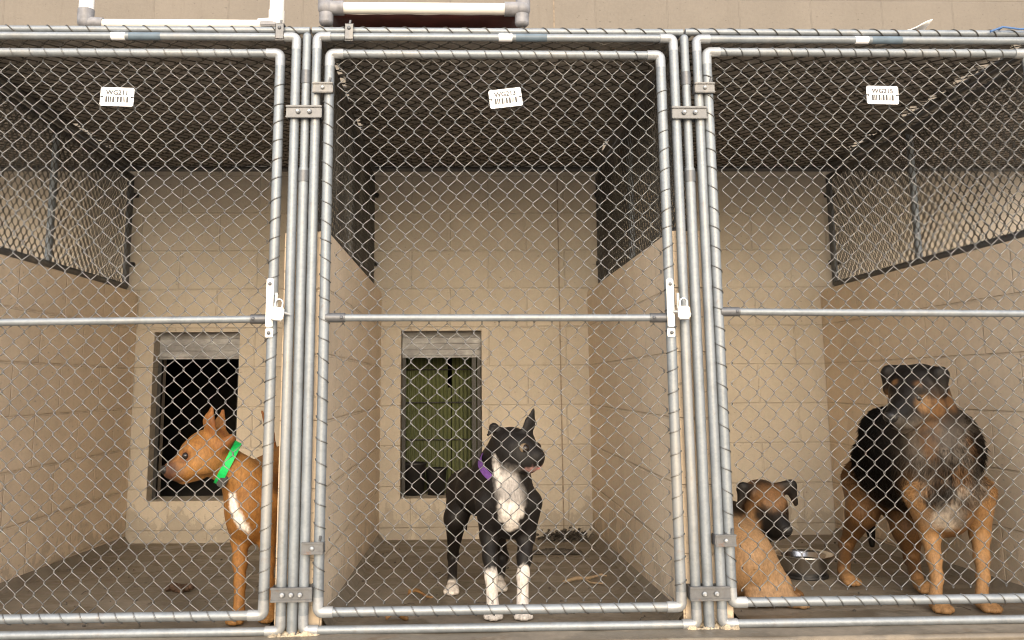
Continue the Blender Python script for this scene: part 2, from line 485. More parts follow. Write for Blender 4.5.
GR = .0158
def gate(k, xl, xr, z0, z1, zm, label, mid_r, hinges, latch):
    t = thing('gate', ((xl + xr) / 2, 0, z0), label, 'gate', 'chain link kennel gates')
    e = .042
    for (A, B, nm, mt) in (((xl + e, 0, z1), (xr - e, 0, z1), 'top_rail', 'pipe'), ((xl + e, 0, z0), (xr - e, 0, z0), 'bottom_rail', 'pipe'),
                       ((xl, 0, z0 + e), (xl, 0, z1 - e), 'stile', 'pipe'), ((xr, 0, z0 + e), (xr, 0, z1 - e), 'stile', 'pipe')):
        rr = GR if nm == 'stile' else GR * .86
        MB().tube([A, B], rr, 18).build(nm, M[mt], t)
    for (x, sx) in ((xl, 1), (xr, -1)):
        for (z, sz) in ((z0, 1), (z1, -1)):
            m = MB(); elbow(m, (x, 0, z), (0, 0, sz), (sx, 0, 0), GR + .0004, .014); m.build('corner_elbow', M['elbow'], t)
    mr = MB(); mr.tube([(xl + .012, -.004, zm[0]), (xr - .012, -.004, zm[1])], mid_r, 14)
    o = mr.build('middle_rail', M['pipe'], t)
    for x, z in ((xl + .03, zm[0]), (xr - .03, zm[1])):
        s = 1 if x < (xl + xr) / 2 else -1
        mr = MB()
        mr.tube([(x - s * .025, -.004, z), (x + s * .035, -.004, z)], mid_r + .0035, 14)
        mr.ball((x + s * .025, -.006 - mid_r, z), .006, n=8, m=6)
        mr.build('rail_socket', M['clamp'], o)
    c = MB()
    chain_link(c, (xl + .008, .013, z0 + .006), (1, 0, 0), (0, 0, 1), (0, -1, 0), xr - xl - .016, z1 - z0 - .012, seed=k + 1, phase=(.13 * k, .2 * k), wob=.0042, bulge=.009)
    wraps(c, (xl + .04, 0, z1), (xr - .03, 0, z1), GR * .86, .0545, seed=k * 4 + 1, lean=.022)
    wraps(c, (xl + .04, 0, z0), (xr - .03, 0, z0), GR * .86, .0545, seed=k * 4 + 2, lean=.026)
    wraps(c, (xl, 0, z0 + .05), (xl, 0, z1 - .05), GR, .0625, seed=k * 4 + 3, lean=-.026)
    wraps(c, (xr, 0, z0 + .05), (xr, 0, z1 - .05), GR, .0625, seed=k * 4 + 4, lean=.02)
    c.build('chain_link', M['wire'], t)
    for hz in hinges:
        hg = MB()
        hx = xl - .021
        hg.box((hx - .028, -.026, hz - .016), (hx + .036, -.019, hz + .016), .003)
        for zz in (-.014, .014): hg.box((hx - .029, -.030, hz + zz - .0035), (hx + .037, -.018, hz + zz + .0035), .002)
        hg.box((hx - .028, -.019, hz - .016), (hx - .023, .018, hz + .016), .002); hg.box((hx + .031, -.019, hz - .016), (hx + .036, .018, hz + .016), .002)
        h_ = hg.build('hinge', M['clamp'], t)
        MB().ball((hx + .004, -.030, hz), .0065, sy=.7, n=10, m=7).build('bolt', M['elbow'], h_)
        # nut and wire end above the hinge
        MB().tube([(hx + .025, -.02, hz + .020), (hx + .028, -.022, hz + .034)], .004, 8).build('nut', M['clamp'], h_)
    if latch:
        l = MB()
        lx = xr - .004
        l.box((lx - .011, -.030, latch - .045), (lx + .011, -.0205, latch + .105), .003)
        l.box((lx - .012, -.022, latch - .075), (lx + .012, -.0195, latch - .048), .002)
        l_ = l.build('latch', M['white'], t)
        l = MB()
        l.tube([(lx + .006, -.032, latch + .002), (lx + .036, -.034, latch + .002), (lx + .062, -.022, latch - .006)], .0045, 8)
        l.box((lx + .018, -.036, latch + .012), (lx + .026, -.030, latch + .060), .001)
        l.build('latch_fork', M['elbow'], l_)
        for z in (latch + .088, latch - .062): MB().ball((lx, -.030, z), .006, sy=.8, n=10, m=6).build('bolt', M['clamp'], l_)
    return t

GATES = [
 (0, -1.150, -.076, .055, 1.779, (.914, .922), 'chain link gate of the left kennel in front of the orange dog', (), .94),
 (1, .083, 1.159, .061, 1.779, (.925, .920), 'chain link gate of the middle kennel in front of the black and white dog', (1.657, .246), .935),
 (2, 1.311, 2.385, .071, 1.791, (.938, .927), 'chain link gate of the right kennel in front of the shepherds', (1.661, .253), None)]
for (k, xl, xr, z0, z1, zm, lb, hz, la) in GATES:
    gate(k, xl, xr, z0, z1, zm, lb, .0112, hz, la)

# fixed frame round each gate
FRAMES = [(-1.205, -.025, .010, 1.835, 'grey pipe frame around the left gate'),
          (.041, 1.203, .011, 1.837, 'grey pipe frame around the middle gate'),
          (1.280, 2.440, .011, 1.835, 'grey pipe frame around the right gate')]
STK = [-.585 - .01, .652, 1.83]
for k, (xl, xr, z0, z1, lb) in enumerate(FRAMES):
    t = thing('kennel_fence', ((xl + xr) / 2, 0, 0), lb + ' on the concrete slab', 'fence', 'pipe frames round the gates')
    e = .042; rr = .0150
    MB().tube([(xl, 0, z0 + e), (xl, 0, z1 - e)], rr, 18).build('upright', M['pipe'], t)
    MB().tube([(xr, 0, z0 + e), (xr, 0, z1 - e)], rr, 18).build('upright', M['pipe'], t)
    MB().tube([(xl + e, 0, z1), (xr - e, 0, z1)], .0125, 16).build('top_rail', M['pipe'], t)
    MB().tube([(xl + e, 0, z0), (xr - e, 0, z0)], .0125, 16).build('bottom_rail', M['pipe'], t)
    for (x, sx) in ((xl, 1), (xr, -1)):
        for (z, sz) in ((z0, 1), (z1, -1)):
            m = MB(); elbow(m, (x, 0, z), (0, 0, sz), (sx, 0, 0), rr + .0003, .014); m.build('corner_elbow', M['elbow'], t)
    s = STK[k]
    MB().tube([(s - .022, 0, z1), (s + .022, 0, z1)], .0129, 16).build('sticker', M['tag'], t)
    MB().tube([(s + .034, 0, z1), (s + .135, 0, z1)], .0129, 16).build('sticker', M['slate'], t)

# posts between the frames, with band clamps
POSTS = [(-1.238, 'end post of the divider at the far left, beside the left gate frame', .02),
         (.008, 'post between the left and the middle gate frames', .116),
         (1.241, 'post between the middle and the right gate frames', .102),
         (2.478, 'post at the far right, beside the right gate frame', .1)]
for k, (x, lb, zc) in enumerate(POSTS):
    t = thing('fence_post', (x, 0, 0), 'galvanised ' + lb, 'post', 'posts between the kennel frames')
    MB().tube([(x, .004, -.004), (x, .004, 1.40)], .0160, 18).build('pole', M['pipe'], t)
    m = MB(); m.tube([(x, .004, 1.395), (x, .004, 1.838)], .0140, 16); m.ball((x, .004, 1.838), .0140, n=14, m=8); m.build('upper_pole', M['pipe'], t)
    m = MB(); z = 1.375
    m.tube([(x, .004, z - .020), (x, .004, z + .016)], .0180, 18); m.build('sleeve', M['clamp'], t)
    m = MB(); z = 1.70
    m.tube([(x, .004, z - .022), (x, .004, z + .022)], .0162, 18); m.build('sleeve', M['clamp'], t)
    for z in (1.578, zc if zc > .05 else .11):
        for _ in (0,):
            c = MB(); hw = .056 if z > 1 else .060
            c.box((x - hw, -.0225, z - .019), (x + hw, -.0175, z + .019), .002)
            for dz in (-.017, .017): c.box((x - hw - .001, -.0275, z + dz - .0035), (x + hw + .001, -.0165, z + dz + .0035), .0015)
            c.box((x - hw, -.0175, z - .019), (x - hw + .004, .022, z + .019), .001); c.box((x + hw - .004, -.0175, z - .019), (x + hw, .022, z + .019), .001)
            c.box((x - hw, .0215, z - .019), (x + hw, .0255, z + .019), .001)
            co = c.build('clamp', M['clamp'], t)
            for bx in ((-.018, .018) if z > 1 or k != 1 else (-.026, 0, .026)):
                b = MB(); b.ball((x + bx, -.0285, z), .0075, sy=.6, n=8, m=6); b.tube([(x + bx, -.0225, z), (x + bx, -.036, z)], .004, 8)
                b.build('bolt', M['elbow'], co)

# rail clamps on the top rail beside the posts
for x, lb in ((-.078, 'small band clamp on the top rails left of the first post'), (.145, 'small band clamp on the top rails right of the first post')):
    c = MB()
    c.box((x - .014, -.0175, 1.822), (x + .014, -.0135, 1.876), .002); c.box((x - .014, -.0135, 1.8735), (x + .014, .03, 1.8775), .001); c.box((x - .014, -.0135, 1.8190), (x + .014, .02, 1.823), .001)
    c.ball((x, -.019, 1.860), .006, sy=.7, n=8, m=6); c.tube([(x, .0, 1.878), (x + .002, .0, 1.893)], .004, 8)
    tag(c.build('rail_clamp', M['clamp']), lb, 'clamp', 'clamps on the top rails')

# ------------------------------------------------------------------ divider panels above the side walls
DP = [(-1.238, 'wire divider panel above the far left side wall'), (.030, 'wire divider panel above the side wall right of the orange dog'),
      (1.245, 'wire divider panel above the side wall left of the shepherds'), (2.500, 'wire divider panel above the far right side wall')]
for k, (x, lb) in enumerate(DP):
    t = thing('divider_panel', (x, 1., HW), lb, 'panel', 'wire panels above the side walls')
    zl, zh = HW + .024, 1.815
    MB().tube([(x, .05, zl), (x, RY - .05, zl)], .0205, 14).build('bottom_rail', M['pipe_shade'], t)
    MB().tube([(x, .04, zh), (x, RY - .03, zh)], .0162, 14).build('top_rail', M['pipe_shade'], t)
    MB().tube([(x, RY - .03, zl), (x, RY - .03, zh)], .0162, 14).build('upright', M['pipe_shade'], t)
    MB().tube([(x, 1.01, zl + .01), (x, 1.01, zh)], .0150, 14).build('upright', M['pipe'], t)
    c = MB()
    s = 1 if k < 2 else -1
    for q, off in ((1, .017), (2, -.017)):
        chain_link(c, (x + off, .05, zl), (0, 1, 0), (0, 0, 1), (1, 0, 0), RY - .09, zh - zl, w=.048, h=.054, r=.0019, n=4, seed=20 + k * 2 + q, phase=(.4 * q, .3 * q))
    c.build('chain_link', M['wire_shade'], t)
    for z in (1.35, 1.72):
        b = MB(); b.ball((x + .03, RY - .02, z), .011, n=8, m=6); b.box((x - .02, RY - .02, z - .012), (x + .035, RY - .001, z + .012), .002)
        b.build('wall_bracket', M['black'], t)

# ------------------------------------------------------------------ roof panels
def ragged(m, x0, x1, y0, y1, z, gx0, gx1, gy, seed, gaps_l=(), gaps_r=()):
    """roof sheeting with an uneven edge, worn through in places along a side"""
    rnd = random.Random(seed)
    n = 208; th = .004
    def edge(y, side):
        base = noise.noise(Vector((y * 9, seed, side))) * .006 + noise.noise(Vector((y * 31, seed, side))) * .005
        g = 0
        for (a, b, d) in (gaps_l if side == 0 else gaps_r):
            if a < y < b: g = max(g, d * math.sin(math.pi * (y - a) / (b - a)) ** .5 * (1 if noise.noise(Vector((y * 24, seed, 9))) > -.12 else .05))
        return base + g
    nx_ = 14
    vs = []; fs = []
    for j in range(n + 1):
        y = y0 + (y1 - y0) * j / n
        l = x0 + gx0 + edge(y, 0); r_ = x1 - gx1 - edge(y, 1)
        for i in range(nx_ + 1):
            x = l + (r_ - l) * i / nx_
            yy = y
            if j == n: yy = y1 - gy - abs(noise.noise(Vector((x * 14, seed, 4)))) * .035 * (noise.noise(Vector((x * 3, seed, 4))) > -.1)
            zz = z + .009 * math.sin(y * 2 * math.pi / .070) + .004 * noise.noise(Vector((x * 4, y * 4, seed)))
            vs.append((x, yy, zz))
    N = len(vs)
    vs += [(a_, b_, c_ + th) for (a_, b_, c_) in vs]
    for j in range(n):
        for i in range(nx_):
            a_ = j * (nx_ + 1) + i
            q = (a_, a_ + nx_ + 1, a_ + nx_ + 2, a_ + 1)
            fs.append(q); fs.append(tuple(N + v for v in q[::-1]))
    m.add(vs, fs, True)
BX = [(-3.75, -2.50), (-2.50, -1.238), (-1.238, .019), (.019, 1.243), (1.243, 2.49), (2.49, 3.74), (3.74, 5.0)]
RL = ['beyond the far left side wall', 'left of the far left side wall', 'over the orange dog', 'over the black and white dog', 'over the shepherds', 'beyond the far right side wall', 'past the right edge of the row']
for k, (a, b) in enumerate(BX):
    if k in (0, 6): continue
    t = thing('roof_panel', ((a + b) / 2, 1, RZ), 'mesh roof panel with dark sheeting ' + RL[k], 'roof', 'roof panels over the kennels')
    zr = RZ
    zz = zr + (.000 if k < 4 else .002)
    MB().tube([(a + .004, .012, zz), (b - .004, .012, zz)], .0118, 14).build('front_rail', M['pipe'], t)
    MB().tube([(a + .004, RY - .035, zz - .005), (b - .004, RY - .035, zz - .005)], .013, 12).build('rear_rail', M['pipe_shade'], t)
    MB().tube([(a + .018, .03, zz), (a + .018, RY - .05, zz)], .012, 12).build('side_rail', M['pipe_shade'], t)
    MB().tube([(b - .018, .03, zz), (b - .018, RY - .05, zz)], .012, 12).build('side_rail', M['pipe_shade'], t)
    c = MB()
    chain_link(c, (a + .01, .02, zz - .002), (1, 0, 0), (0, 1, 0), (0, 0, -1), b - a - .02, RY - .06, w=.070, h=.072, r=.0022, n=4, seed=40 + k, wob=.006, bulge=.012)
    wraps(c, (a + .02, .012, zz), (b - .02, .012, zz), .0118, .066, seed=50 + k, lean=.034, face=(0, -.8, .3))
    c.build('chain_link', M['wire_shade'], t)
    s = MB()
    gl, gr = (), ()
    if k == 4: gr = ((.08, .62, .060), (.64, 1.1, .044), (1.2, 1.6, .040))
    if k == 3: gl = ((.20, .85, .040), (.95, 1.3, .038)); gr = ((1.3, 1.6, .036),)
    if k == 2: gr = (); gl = ((1.1, 1.6, .040),)
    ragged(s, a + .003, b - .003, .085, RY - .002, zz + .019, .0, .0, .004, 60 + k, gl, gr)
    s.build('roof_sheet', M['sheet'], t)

# ------------------------------------------------------------------ padlocks
for x, z, tilt, lb in ((-.052, .917, .12, 'tilted padlock hanging from the latch of the left gate'), (1.192, .915, 0, 'upright padlock hanging from the latch of the middle gate')):
    t = thing('padlock', (x, -.04, z), lb, 'padlock', 'padlocks on the gate latches')
    Rm = Matrix.Translation((x, -.04, z + .02)) @ Matrix.Rotation(tilt, 4, 'Y')
    m = MB(); m.box((-.0185, -.008, -.020), (.0185, .008, .018), .004, Rm); m.build('lock_body', M['lock'], t)
    m = MB(); m.tube([Rm @ Vector((.011 * math.cos(q), 0, .030 + .013 * math.sin(q))) if 0 <= q <= math.pi else None for q in [math.pi * i / 8 for i in range(9)]], .0032, 8)
    m.tube([Rm @ Vector((-.011, 0, .012)), Rm @ Vector((-.011, 0, .030))], .0032, 8); m.tube([Rm @ Vector((.011, 0, .012)), Rm @ Vector((.011, 0, .030))], .0032, 8)
    m.build('shackle', M['steel'], t)
    m = MB(); m.box((-.017, -.0072, -.0235), (.017, .0072, -.0200), .001, Rm); m.build('lock_base', M['clamp'], t)

# ------------------------------------------------------------------ tags with writing
def text_mesh(s, size, name, mat, parent, T):
    cu = bpy.data.curves.new(name, 'FONT'); cu.body = s; cu.size = size; cu.align_x = 'CENTER'; cu.extrude = .0002; cu.offset = .0008; cu.resolution_u = 3
    tmp = bpy.data.objects.new('t', cu); COL.objects.link(tmp)
    bpy.context.view_layer.update()
    me = bpy.data.meshes.new_from_object(tmp.evaluated_get(bpy.context.evaluated_depsgraph_get()))
    bpy.data.objects.remove(tmp)
    me.transform(T)
    me.transform(Matrix.Translation(-ROOT[parent.name]))
    me.materials.clear(); me.materials.append(mat)
    o = bpy.data.objects.new(name, me); COL.objects.link(o); o.parent = parent; ROOT[o.name] = ROOT[parent.name]
    return o
bars = [3, 1, 2, 1, 2, 2, 3, 1, 1, 2, 3, 2, 3, 2, 1, 1, 1, 2, 3]
for x, z, rot, s, lb in ((-.586, 1.630, -.03, 'WG211', 'white barcode tag reading WG211 wired to the left gate'), (.650, 1.630, .12, 'WG213', 'slanting white barcode tag reading WG213 on the middle gate'),
                         (1.884, 1.644, -.02, 'WG215', 'white barcode tag reading WG215 wired to the right gate')):
    t = thing('barcode_tag', (x, -.008, z), lb, 'tag', 'barcode tags on the gates')
    T = Matrix.Translation((x, -.006, z)) @ Matrix.Rotation(-rot, 4, 'Y')
    # rounded plate
    m = MB(); w_, h_, c_ = .0525, .0305, .006
    pts = []
    for (sx, sz, q0) in ((1, 1, 0), (-1, 1, 90), (-1, -1, 180), (1, -1, 270)):
        for i in range(5):
            q = rad(q0 + 90 * i / 4); pts.append((sx * (w_ - c_) + c_ * math.cos(q), sz * (h_ - c_) + c_ * math.sin(q)))
    n = len(pts)
    vs = [T @ Vector((a, -.001, b)) for a, b in pts] + [T @ Vector((a, .001, b)) for a, b in pts]
    m.add(vs, [tuple(range(n)), tuple(range(2 * n - 1, n - 1, -1))] + [(i, i + n, (i + 1) % n + n, (i + 1) % n) for i in range(n)], False)
    m.build('plate', M['tag'], t)
    text_mesh(s, .0215, 'code', M['ink_grey'], t, T @ Matrix.Translation((0, -.0016, .0065)) @ Matrix.Rotation(rad(90), 4, 'X'))
    m = MB(); xx = -.036; un = .072 / sum(bars)
    for i, b in enumerate(bars):
        if i % 2 == 0: m.box((xx, -.0018, -.0185), (xx + b * un, -.0012, .0005), 0, T)
        xx += b * un
    m.build('barcode', M['ink'], t)
    for sx in (-1, 1):
        m = MB()
        m.tube([T @ Vector((sx * .0465, -.0022, -.001)), T @ Vector((sx * .0465, .0, -.001))], .0030, 10)
        m.tube([T @ Vector((sx * .0465, -.0024, 0)), T @ Vector((sx * .056, -.004, 0)), T @ Vector((sx * .058, .012, .002)), T @ Vector((sx * .050, .02, 0))], .0011, 5)
        m.build('zip_tie', M['black'], t)

# ------------------------------------------------------------------ things lying on the roof
ZT = RZ + .03
def pvc_frame(mb, pts, r):
    mb.tube(pts, r, 16)
t = thing('dog_cot', (.385, .4, ZT), 'raised dog cot with cream tube frame and dark red bed on the roof', 'dog cot')
x0, x1, y0, y1, zc = .055, .715, .06, .98, ZT + .070
r = .0195
for A, B in (((x0 + .06, y0, zc), (x1 - .06, y0, zc)), ((x0 + .06, y1, zc), (x1 - .06, y1, zc)), ((x0, y0 + .06, zc + .002), (x0, y1 - .06, zc + .002)), ((x1, y0 + .06, zc + .002), (x1, y1 - .06, zc + .002))):
    MB().tube([A, B], r, 18).build('frame_tube', M['pvc'], t)
for (x, sx) in ((x0, 1), (x1, -1)):
    for (y, sy) in ((y0, 1), (y1, -1)):
        m = MB()
        m.ball((x + sx * .004, y, zc), .029, n=18, m=12); m.tube([(x, y, zc), (x + sx * .062, y, zc)], .0245, 18); m.tube([(x, y, zc), (x, y + sy * .062, zc)], .0245, 18)
        m.tube([(x, y, zc), (x, y, zc + .045)], .0245, 18)
        m.build('corner_fitting', M['pvc'] if y == y1 else M['greycap'], t)
        m = MB(); m.tube([(x + sx * .004, y, zc - .052), (x + sx * .004, y, zc - .02)], .0235, 18); m.ball((x + sx * .004, y, zc - .050), .0235, sz=.65, n=16, m=10)
        m.build('foot', M['greycap'], t)
        MB().tube([(x, y, zc + .045), (x, y, zc + .12)], .022, 18).build('leg', M['pvc'], t)
# slung vinyl bed
nx, ny = 24, 28; vs = []; fs = []
for i in range(nx + 1):
    for j in range(ny + 1):
        u = i / nx; v = j / ny
        sag = .020 * (1 - (2 * u - 1) ** 2) * (1 - (2 * v - 1) ** 2)
        vs.append((x0 + .01 + u * (x1 - x0 - .02), y0 + .022 + v * (y1 - y0 - .03), zc - .012 - sag + .003 * noise.noise(Vector((u * 9, v * 9, 0)))))
for i in range(nx):
    for j in range(ny):
        a = i * (ny + 1) + j; fs.append((a, a + ny + 1, a + ny + 2, a + 1))
o = MB().add(vs, fs).build('bed_fabric', M['red'], t)
md = o.modifiers.new('thick', 'SOLIDIFY'); md.thickness = .004

t = thing('tube_stand', (-.37, .08, ZT), 'white plastic tube stand with grey foot standing on the roof above the orange dog', 'tube stand')
x0, x1, y0, z0, z1 = -.730, -.105, .06, 1.902, 2.42
r = .0175
MB().tube([(x0 + .05, y0, z0), (x1 - .05, y0, z0)], .0155, 18).build('frame_tube', M['pvc'], t)
MB().tube([(x0 + .05, y0, z1), (x1 - .05, y0, z1)], .0155, 18).build('frame_tube', M['pvc'], t)
for x, s in ((x0, 1), (x1, -1)):
    MB().tube([(x, y0, z0 + .045), (x, y0, z1 - .04)], .0235, 18).build('upright', M['white'], t)
    m = MB(); m.ball((x, y0, z0 + .006), .0255, n=18, m=12); m.tube([(x, y0, z0 + .005), (x, y0, z0 + .048)], [.0255, .0262], 18); m.tube([(x, y0, z0 + .005), (x + s * .058, y0, z0)], .020, 18)
    m.build('corner_fitting', M['greycap'] if s == 1 else M['pvc'], t)
    m = MB(); m.ball((x, y0, z1), .0255, n=18, m=12); m.tube([(x, y0, z1), (x + s * .05, y0, z1)], .020, 18); m.build('corner_fitting', M['pvc'], t)
    for yy in (.30,):
        MB().tube([(x, y0 + .01, z0), (x, yy, z0)], .0175, 16).build('foot_tube', M['pvc'], t)
m = MB(); m.box((x1 - .050, y0 - .024, z0 - .012), (x1 + .006, y0 - .018, z0 + .006), .003); m.build('grey_clip', M['greycap'], t)

m = MB(); vs = []; fs = []
for i in range(9):
    for j in range(5):
        u = i / 8; v = j / 4
        vs.append((1.955 + u * .155, .06 + v * .10, 1.883 + .052 * u ** 1.4 * (1 - .3 * v) + .003 * math.sin(u * 9 + v * 4)))
for i in range(8):
    for j in range(4): a = i * 5 + j; fs.append((a, a + 5, a + 6, a + 1))
m.add(vs, fs); o = tag(m.build('plastic_offcut', M['white']), 'small bent white plastic offcut lying on the roof above the shepherds', 'offcut')
md = o.modifiers.new('thick', 'SOLIDIFY'); md.thickness = .003
m = MB(); m.tube([(2.26, -.012, 1.862), (2.30, -.018, 1.876), (2.36, -.015, 1.870), (2.43, -.017, 1.874), (2.47, -.012, 1.858)], .0035, 8)
m.tube([(2.30, -.018, 1.876), (2.31, .03, 1.882), (2.325, .02, 1.85)], .0035, 8)
tag(m.build('blue_cord', M['blue']), 'short blue cord tied round the top rail near the right edge', 'cord')

# ------------------------------------------------------------------ litter on the floor
m = MB()
P = Vector((-.52, .66, -.02))
for i in range(7):
    m.ball(P + Vector((-.042 + i * .014, .006 * math.sin(i * 2.), .014 + .005 * math.sin(i * 1.3))), .019 - .002 * abs(i - 3), n=12, m=8, sz=.85, jit=.5)
m.ball(P + Vector((.01, -.02, .010)), .014, n=10, m=7, jit=.5)
tag(m.build('droppings', M['turd']), 'dark brown droppings on the floor of the left kennel', 'droppings')
def leafy(P, L, W, rz, mt, nm, lb, cat):
    vs = []; fs = []
    for i in range(9):
        u = i / 8; w_ = W * math.sin(math.pi * min(.98, u + .04)) ** .7
        for j in range(5):
            v = j / 4 - .5
            q = Vector((u * L - L / 2, v * w_, .006 + .018 * v * v * 4 * .5 + .012 * math.sin(u * 5 + v)))
            q.rotate(Matrix.Rotation(rz, 3, 'Z')); vs.append(Vector(P) + q)
    for i in range(8):
        for j in range(4): a = i * 5 + j; fs.append((a, a + 5, a + 6, a + 1))
    o = tag(MB().add(vs, fs).build(nm, mt), lb, cat); md = o.modifiers.new('t', 'SOLIDIFY'); md.thickness = .0015
leafy((.305, .145, .0), .075, .035, .5, M['leaf'], 'dry_leaf', 'curled brown dry leaf on the floor under the middle gate', 'leaf')
leafy((.36, .50, -.014), .09, .04, -.2, M['leaf'], 'dry_leaf', 'flat brown leaf on the floor left of the black and white dog', 'leaf')
m = MB(); b0 = Vector((.885, .70, -.012))
m.tube([b0, b0 + Vector((.05, .03, .006)), b0 + Vector((.10, .035, .004)), b0 + Vector((.155, .08, .008)), b0 + Vector((.175, .07, .004))], [.006, .008, .006, .005, .003], 8)
m.tube([b0 + Vector((.08, .03, .004)), b0 + Vector((.10, -.02, .0)), b0 + Vector((.15, -.04, .0))], .004, 7)
tag(m.build('twig', M['twig']), 'pale forked twig on the floor of the middle kennel', 'twig')
m = MB(); rnd = random.Random(3)
for i in range(240):
    x = rnd.gauss(1.02, .055); y = RY - abs(rnd.gauss(.05, .05)) - .015
    m.ball((x, y, SLOPE * y + .006 + max(0, rnd.gauss(.012, .014))), rnd.uniform(.003, .011), n=7, m=5, jit=.9, sz=.6)
tag(m.build('dirt_heap', M['muck']), 'grey heap of dirt and fur against the rear wall of the middle kennel', 'dirt')['kind'] = 'stuff'
m = MB()
for i in range(26):
    x = -.53 + i * .02; 
vs = []; fs = []
for i in range(13):
    for j in range(5):
        u = i / 12; v = j / 4
        vs.append((.80 + u * .25, 1.38 + v * .07, SLOPE * 1.4 + .008 + .016 * math.sin(u * 3.1) * math.sin(v * 3.1) + .004 * noise.noise(Vector((u * 8, v * 8, 3)))))
for i in range(12):
    for j in range(4): a = i * 5 + j; fs.append((a, a + 5, a + 6, a + 1))
o = tag(MB().add(vs, fs).build('rag', M['muck']), 'dark flattened rag on the floor near the rear wall of the middle kennel', 'rag')
md = o.modifiers.new('t', 'SOLIDIFY'); md.thickness = .004

m = MB(); rnd = random.Random(8)
for i in range(260):
    x = rnd.uniform(-1.15, 2.38); y = rnd.uniform(.02, 1.85) ** 1.0
    if any(a - .03 < x < b + .03 for a, b in DIV): continue
    if i % 3: m.ball((x, y, SLOPE * y + .003), rnd.uniform(.002, .0065), n=6, m=4, jit=.9, sz=.6)
    else:
        q = rnd.uniform(0, 3.1); L = rnd.uniform(.01, .03); v_ = Vector((math.cos(q), math.sin(q), 0)) * L; p_ = Vector((x, y, SLOPE * y + .004))
        m.tube([p_ - v_, p_ + Vector((0, .004, .002)), p_ + v_], .0012, 5)
tag(m.build('floor_litter', M['muck']), 'scattered crumbs of dirt and hair over the kennel floors', 'litter')['kind'] = 'stuff'
# steel water bowl
t = thing('water_bowl', (1.83, .78, -.023), 'stainless steel water bowl on the floor between the two shepherds', 'bowl')
def lathe(prof, c, n=36):
    vs = []; fs = []
    for (r_, z_) in prof:
        for j in range(n): vs.append((c[0] + r_ * math.cos(6.28318 * j / n), c[1] + r_ * math.sin(6.28318 * j / n), c[2] + z_))
    for i in range(len(prof) - 1):
        for j in range(n): fs.append((i * n + j, i * n + (j + 1) % n, (i + 1) * n + (j + 1) % n, (i + 1) * n + j))
    return vs, fs
c = (1.83, .79, -.024)
MB().add(*lathe([(0, .002), (.070, .002), (.082, .012), (.098, .070), (.112, .082), (.114, .086), (.110, .087), (.094, .074), (.078, .016), (.06, .008), (0, .008)], c)).build('bowl_shell', M['steel'], t)
MB().add(*lathe([(.072, .0), (.088, .0), (.090, .010), (.080, .012)], c)).build('rubber_ring', M['black'], t)
wat = NT('water'); wat.set('Base Color', (.04, .045, .04, 1)); wat.set('Roughness', .03)
MB().add(*lathe([(0, .058), (.091, .058)], c)).build('water', wat.m, t)

# ------------------------------------------------------------------ dogs
def surface_nets(D, org, h):
    ins = D < 0
    nx, ny, nz = D.shape
    cs = np.zeros((nx - 1, ny - 1, nz - 1), np.int32)
    corners = [(i, j, k) for i in (0, 1) for j in (0, 1) for k in (0, 1)]
    for (i, j, k) in corners: cs += ins[i:nx - 1 + i, j:ny - 1 + j, k:nz - 1 + k]
    act = (cs > 0) & (cs < 8)
    idx = -np.ones(act.shape, np.int64); ii = np.argwhere(act); idx[act] = np.arange(len(ii))
    acc = np.zeros((len(ii), 3)); cnt = np.zeros(len(ii))
    for a in range(8):
        for b in range(a + 1, 8):
            ca, cb = corners[a], corners[b]
            if sum(abs(p - q) for p, q in zip(ca, cb)) != 1: continue
            da = D[ii[:, 0] + ca[0], ii[:, 1] + ca[1], ii[:, 2] + ca[2]]; db = D[ii[:, 0] + cb[0], ii[:, 1] + cb[1], ii[:, 2] + cb[2]]
            m = (da < 0) != (db < 0)
            t = np.where(m, da / np.where(m, da - db, 1), 0)
            p = np.array(ca) + t[:, None] * (np.array(cb) - np.array(ca))
            acc[m] += p[m]; cnt[m] += 1
    V = org + (ii + acc / cnt[:, None]) * h
    Fs = []
    for ax in range(3):
        s0 = [slice(None)] * 3; s1 = [slice(None)] * 3
        s0[ax] = slice(0, -1); s1[ax] = slice(1, None)
        A = ins[tuple(s0)]; B = ins[tuple(s1)]
        ch = np.argwhere(A != B)
        o1, o2 = (ax + 1) % 3, (ax + 2) % 3
        ok = (ch[:, o1] > 0) & (ch[:, o2] > 0) & (ch[:, o1] < D.shape[o1] - 1) & (ch[:, o2] < D.shape[o2] - 1)
        ch = ch[ok]
        def g(d1, d2):
            c = ch.copy(); c[:, o1] -= d1; c[:, o2] -= d2
            return idx[c[:, 0], c[:, 1], c[:, 2]]
        q = np.stack([g(1, 1), g(0, 1), g(0, 0), g(1, 0)], 1)
        fl = A[ch[:, 0], ch[:, 1], ch[:, 2]]
        q[~fl] = q[~fl][:, ::-1]
        Fs.append(q)
    return V, np.concatenate(Fs)

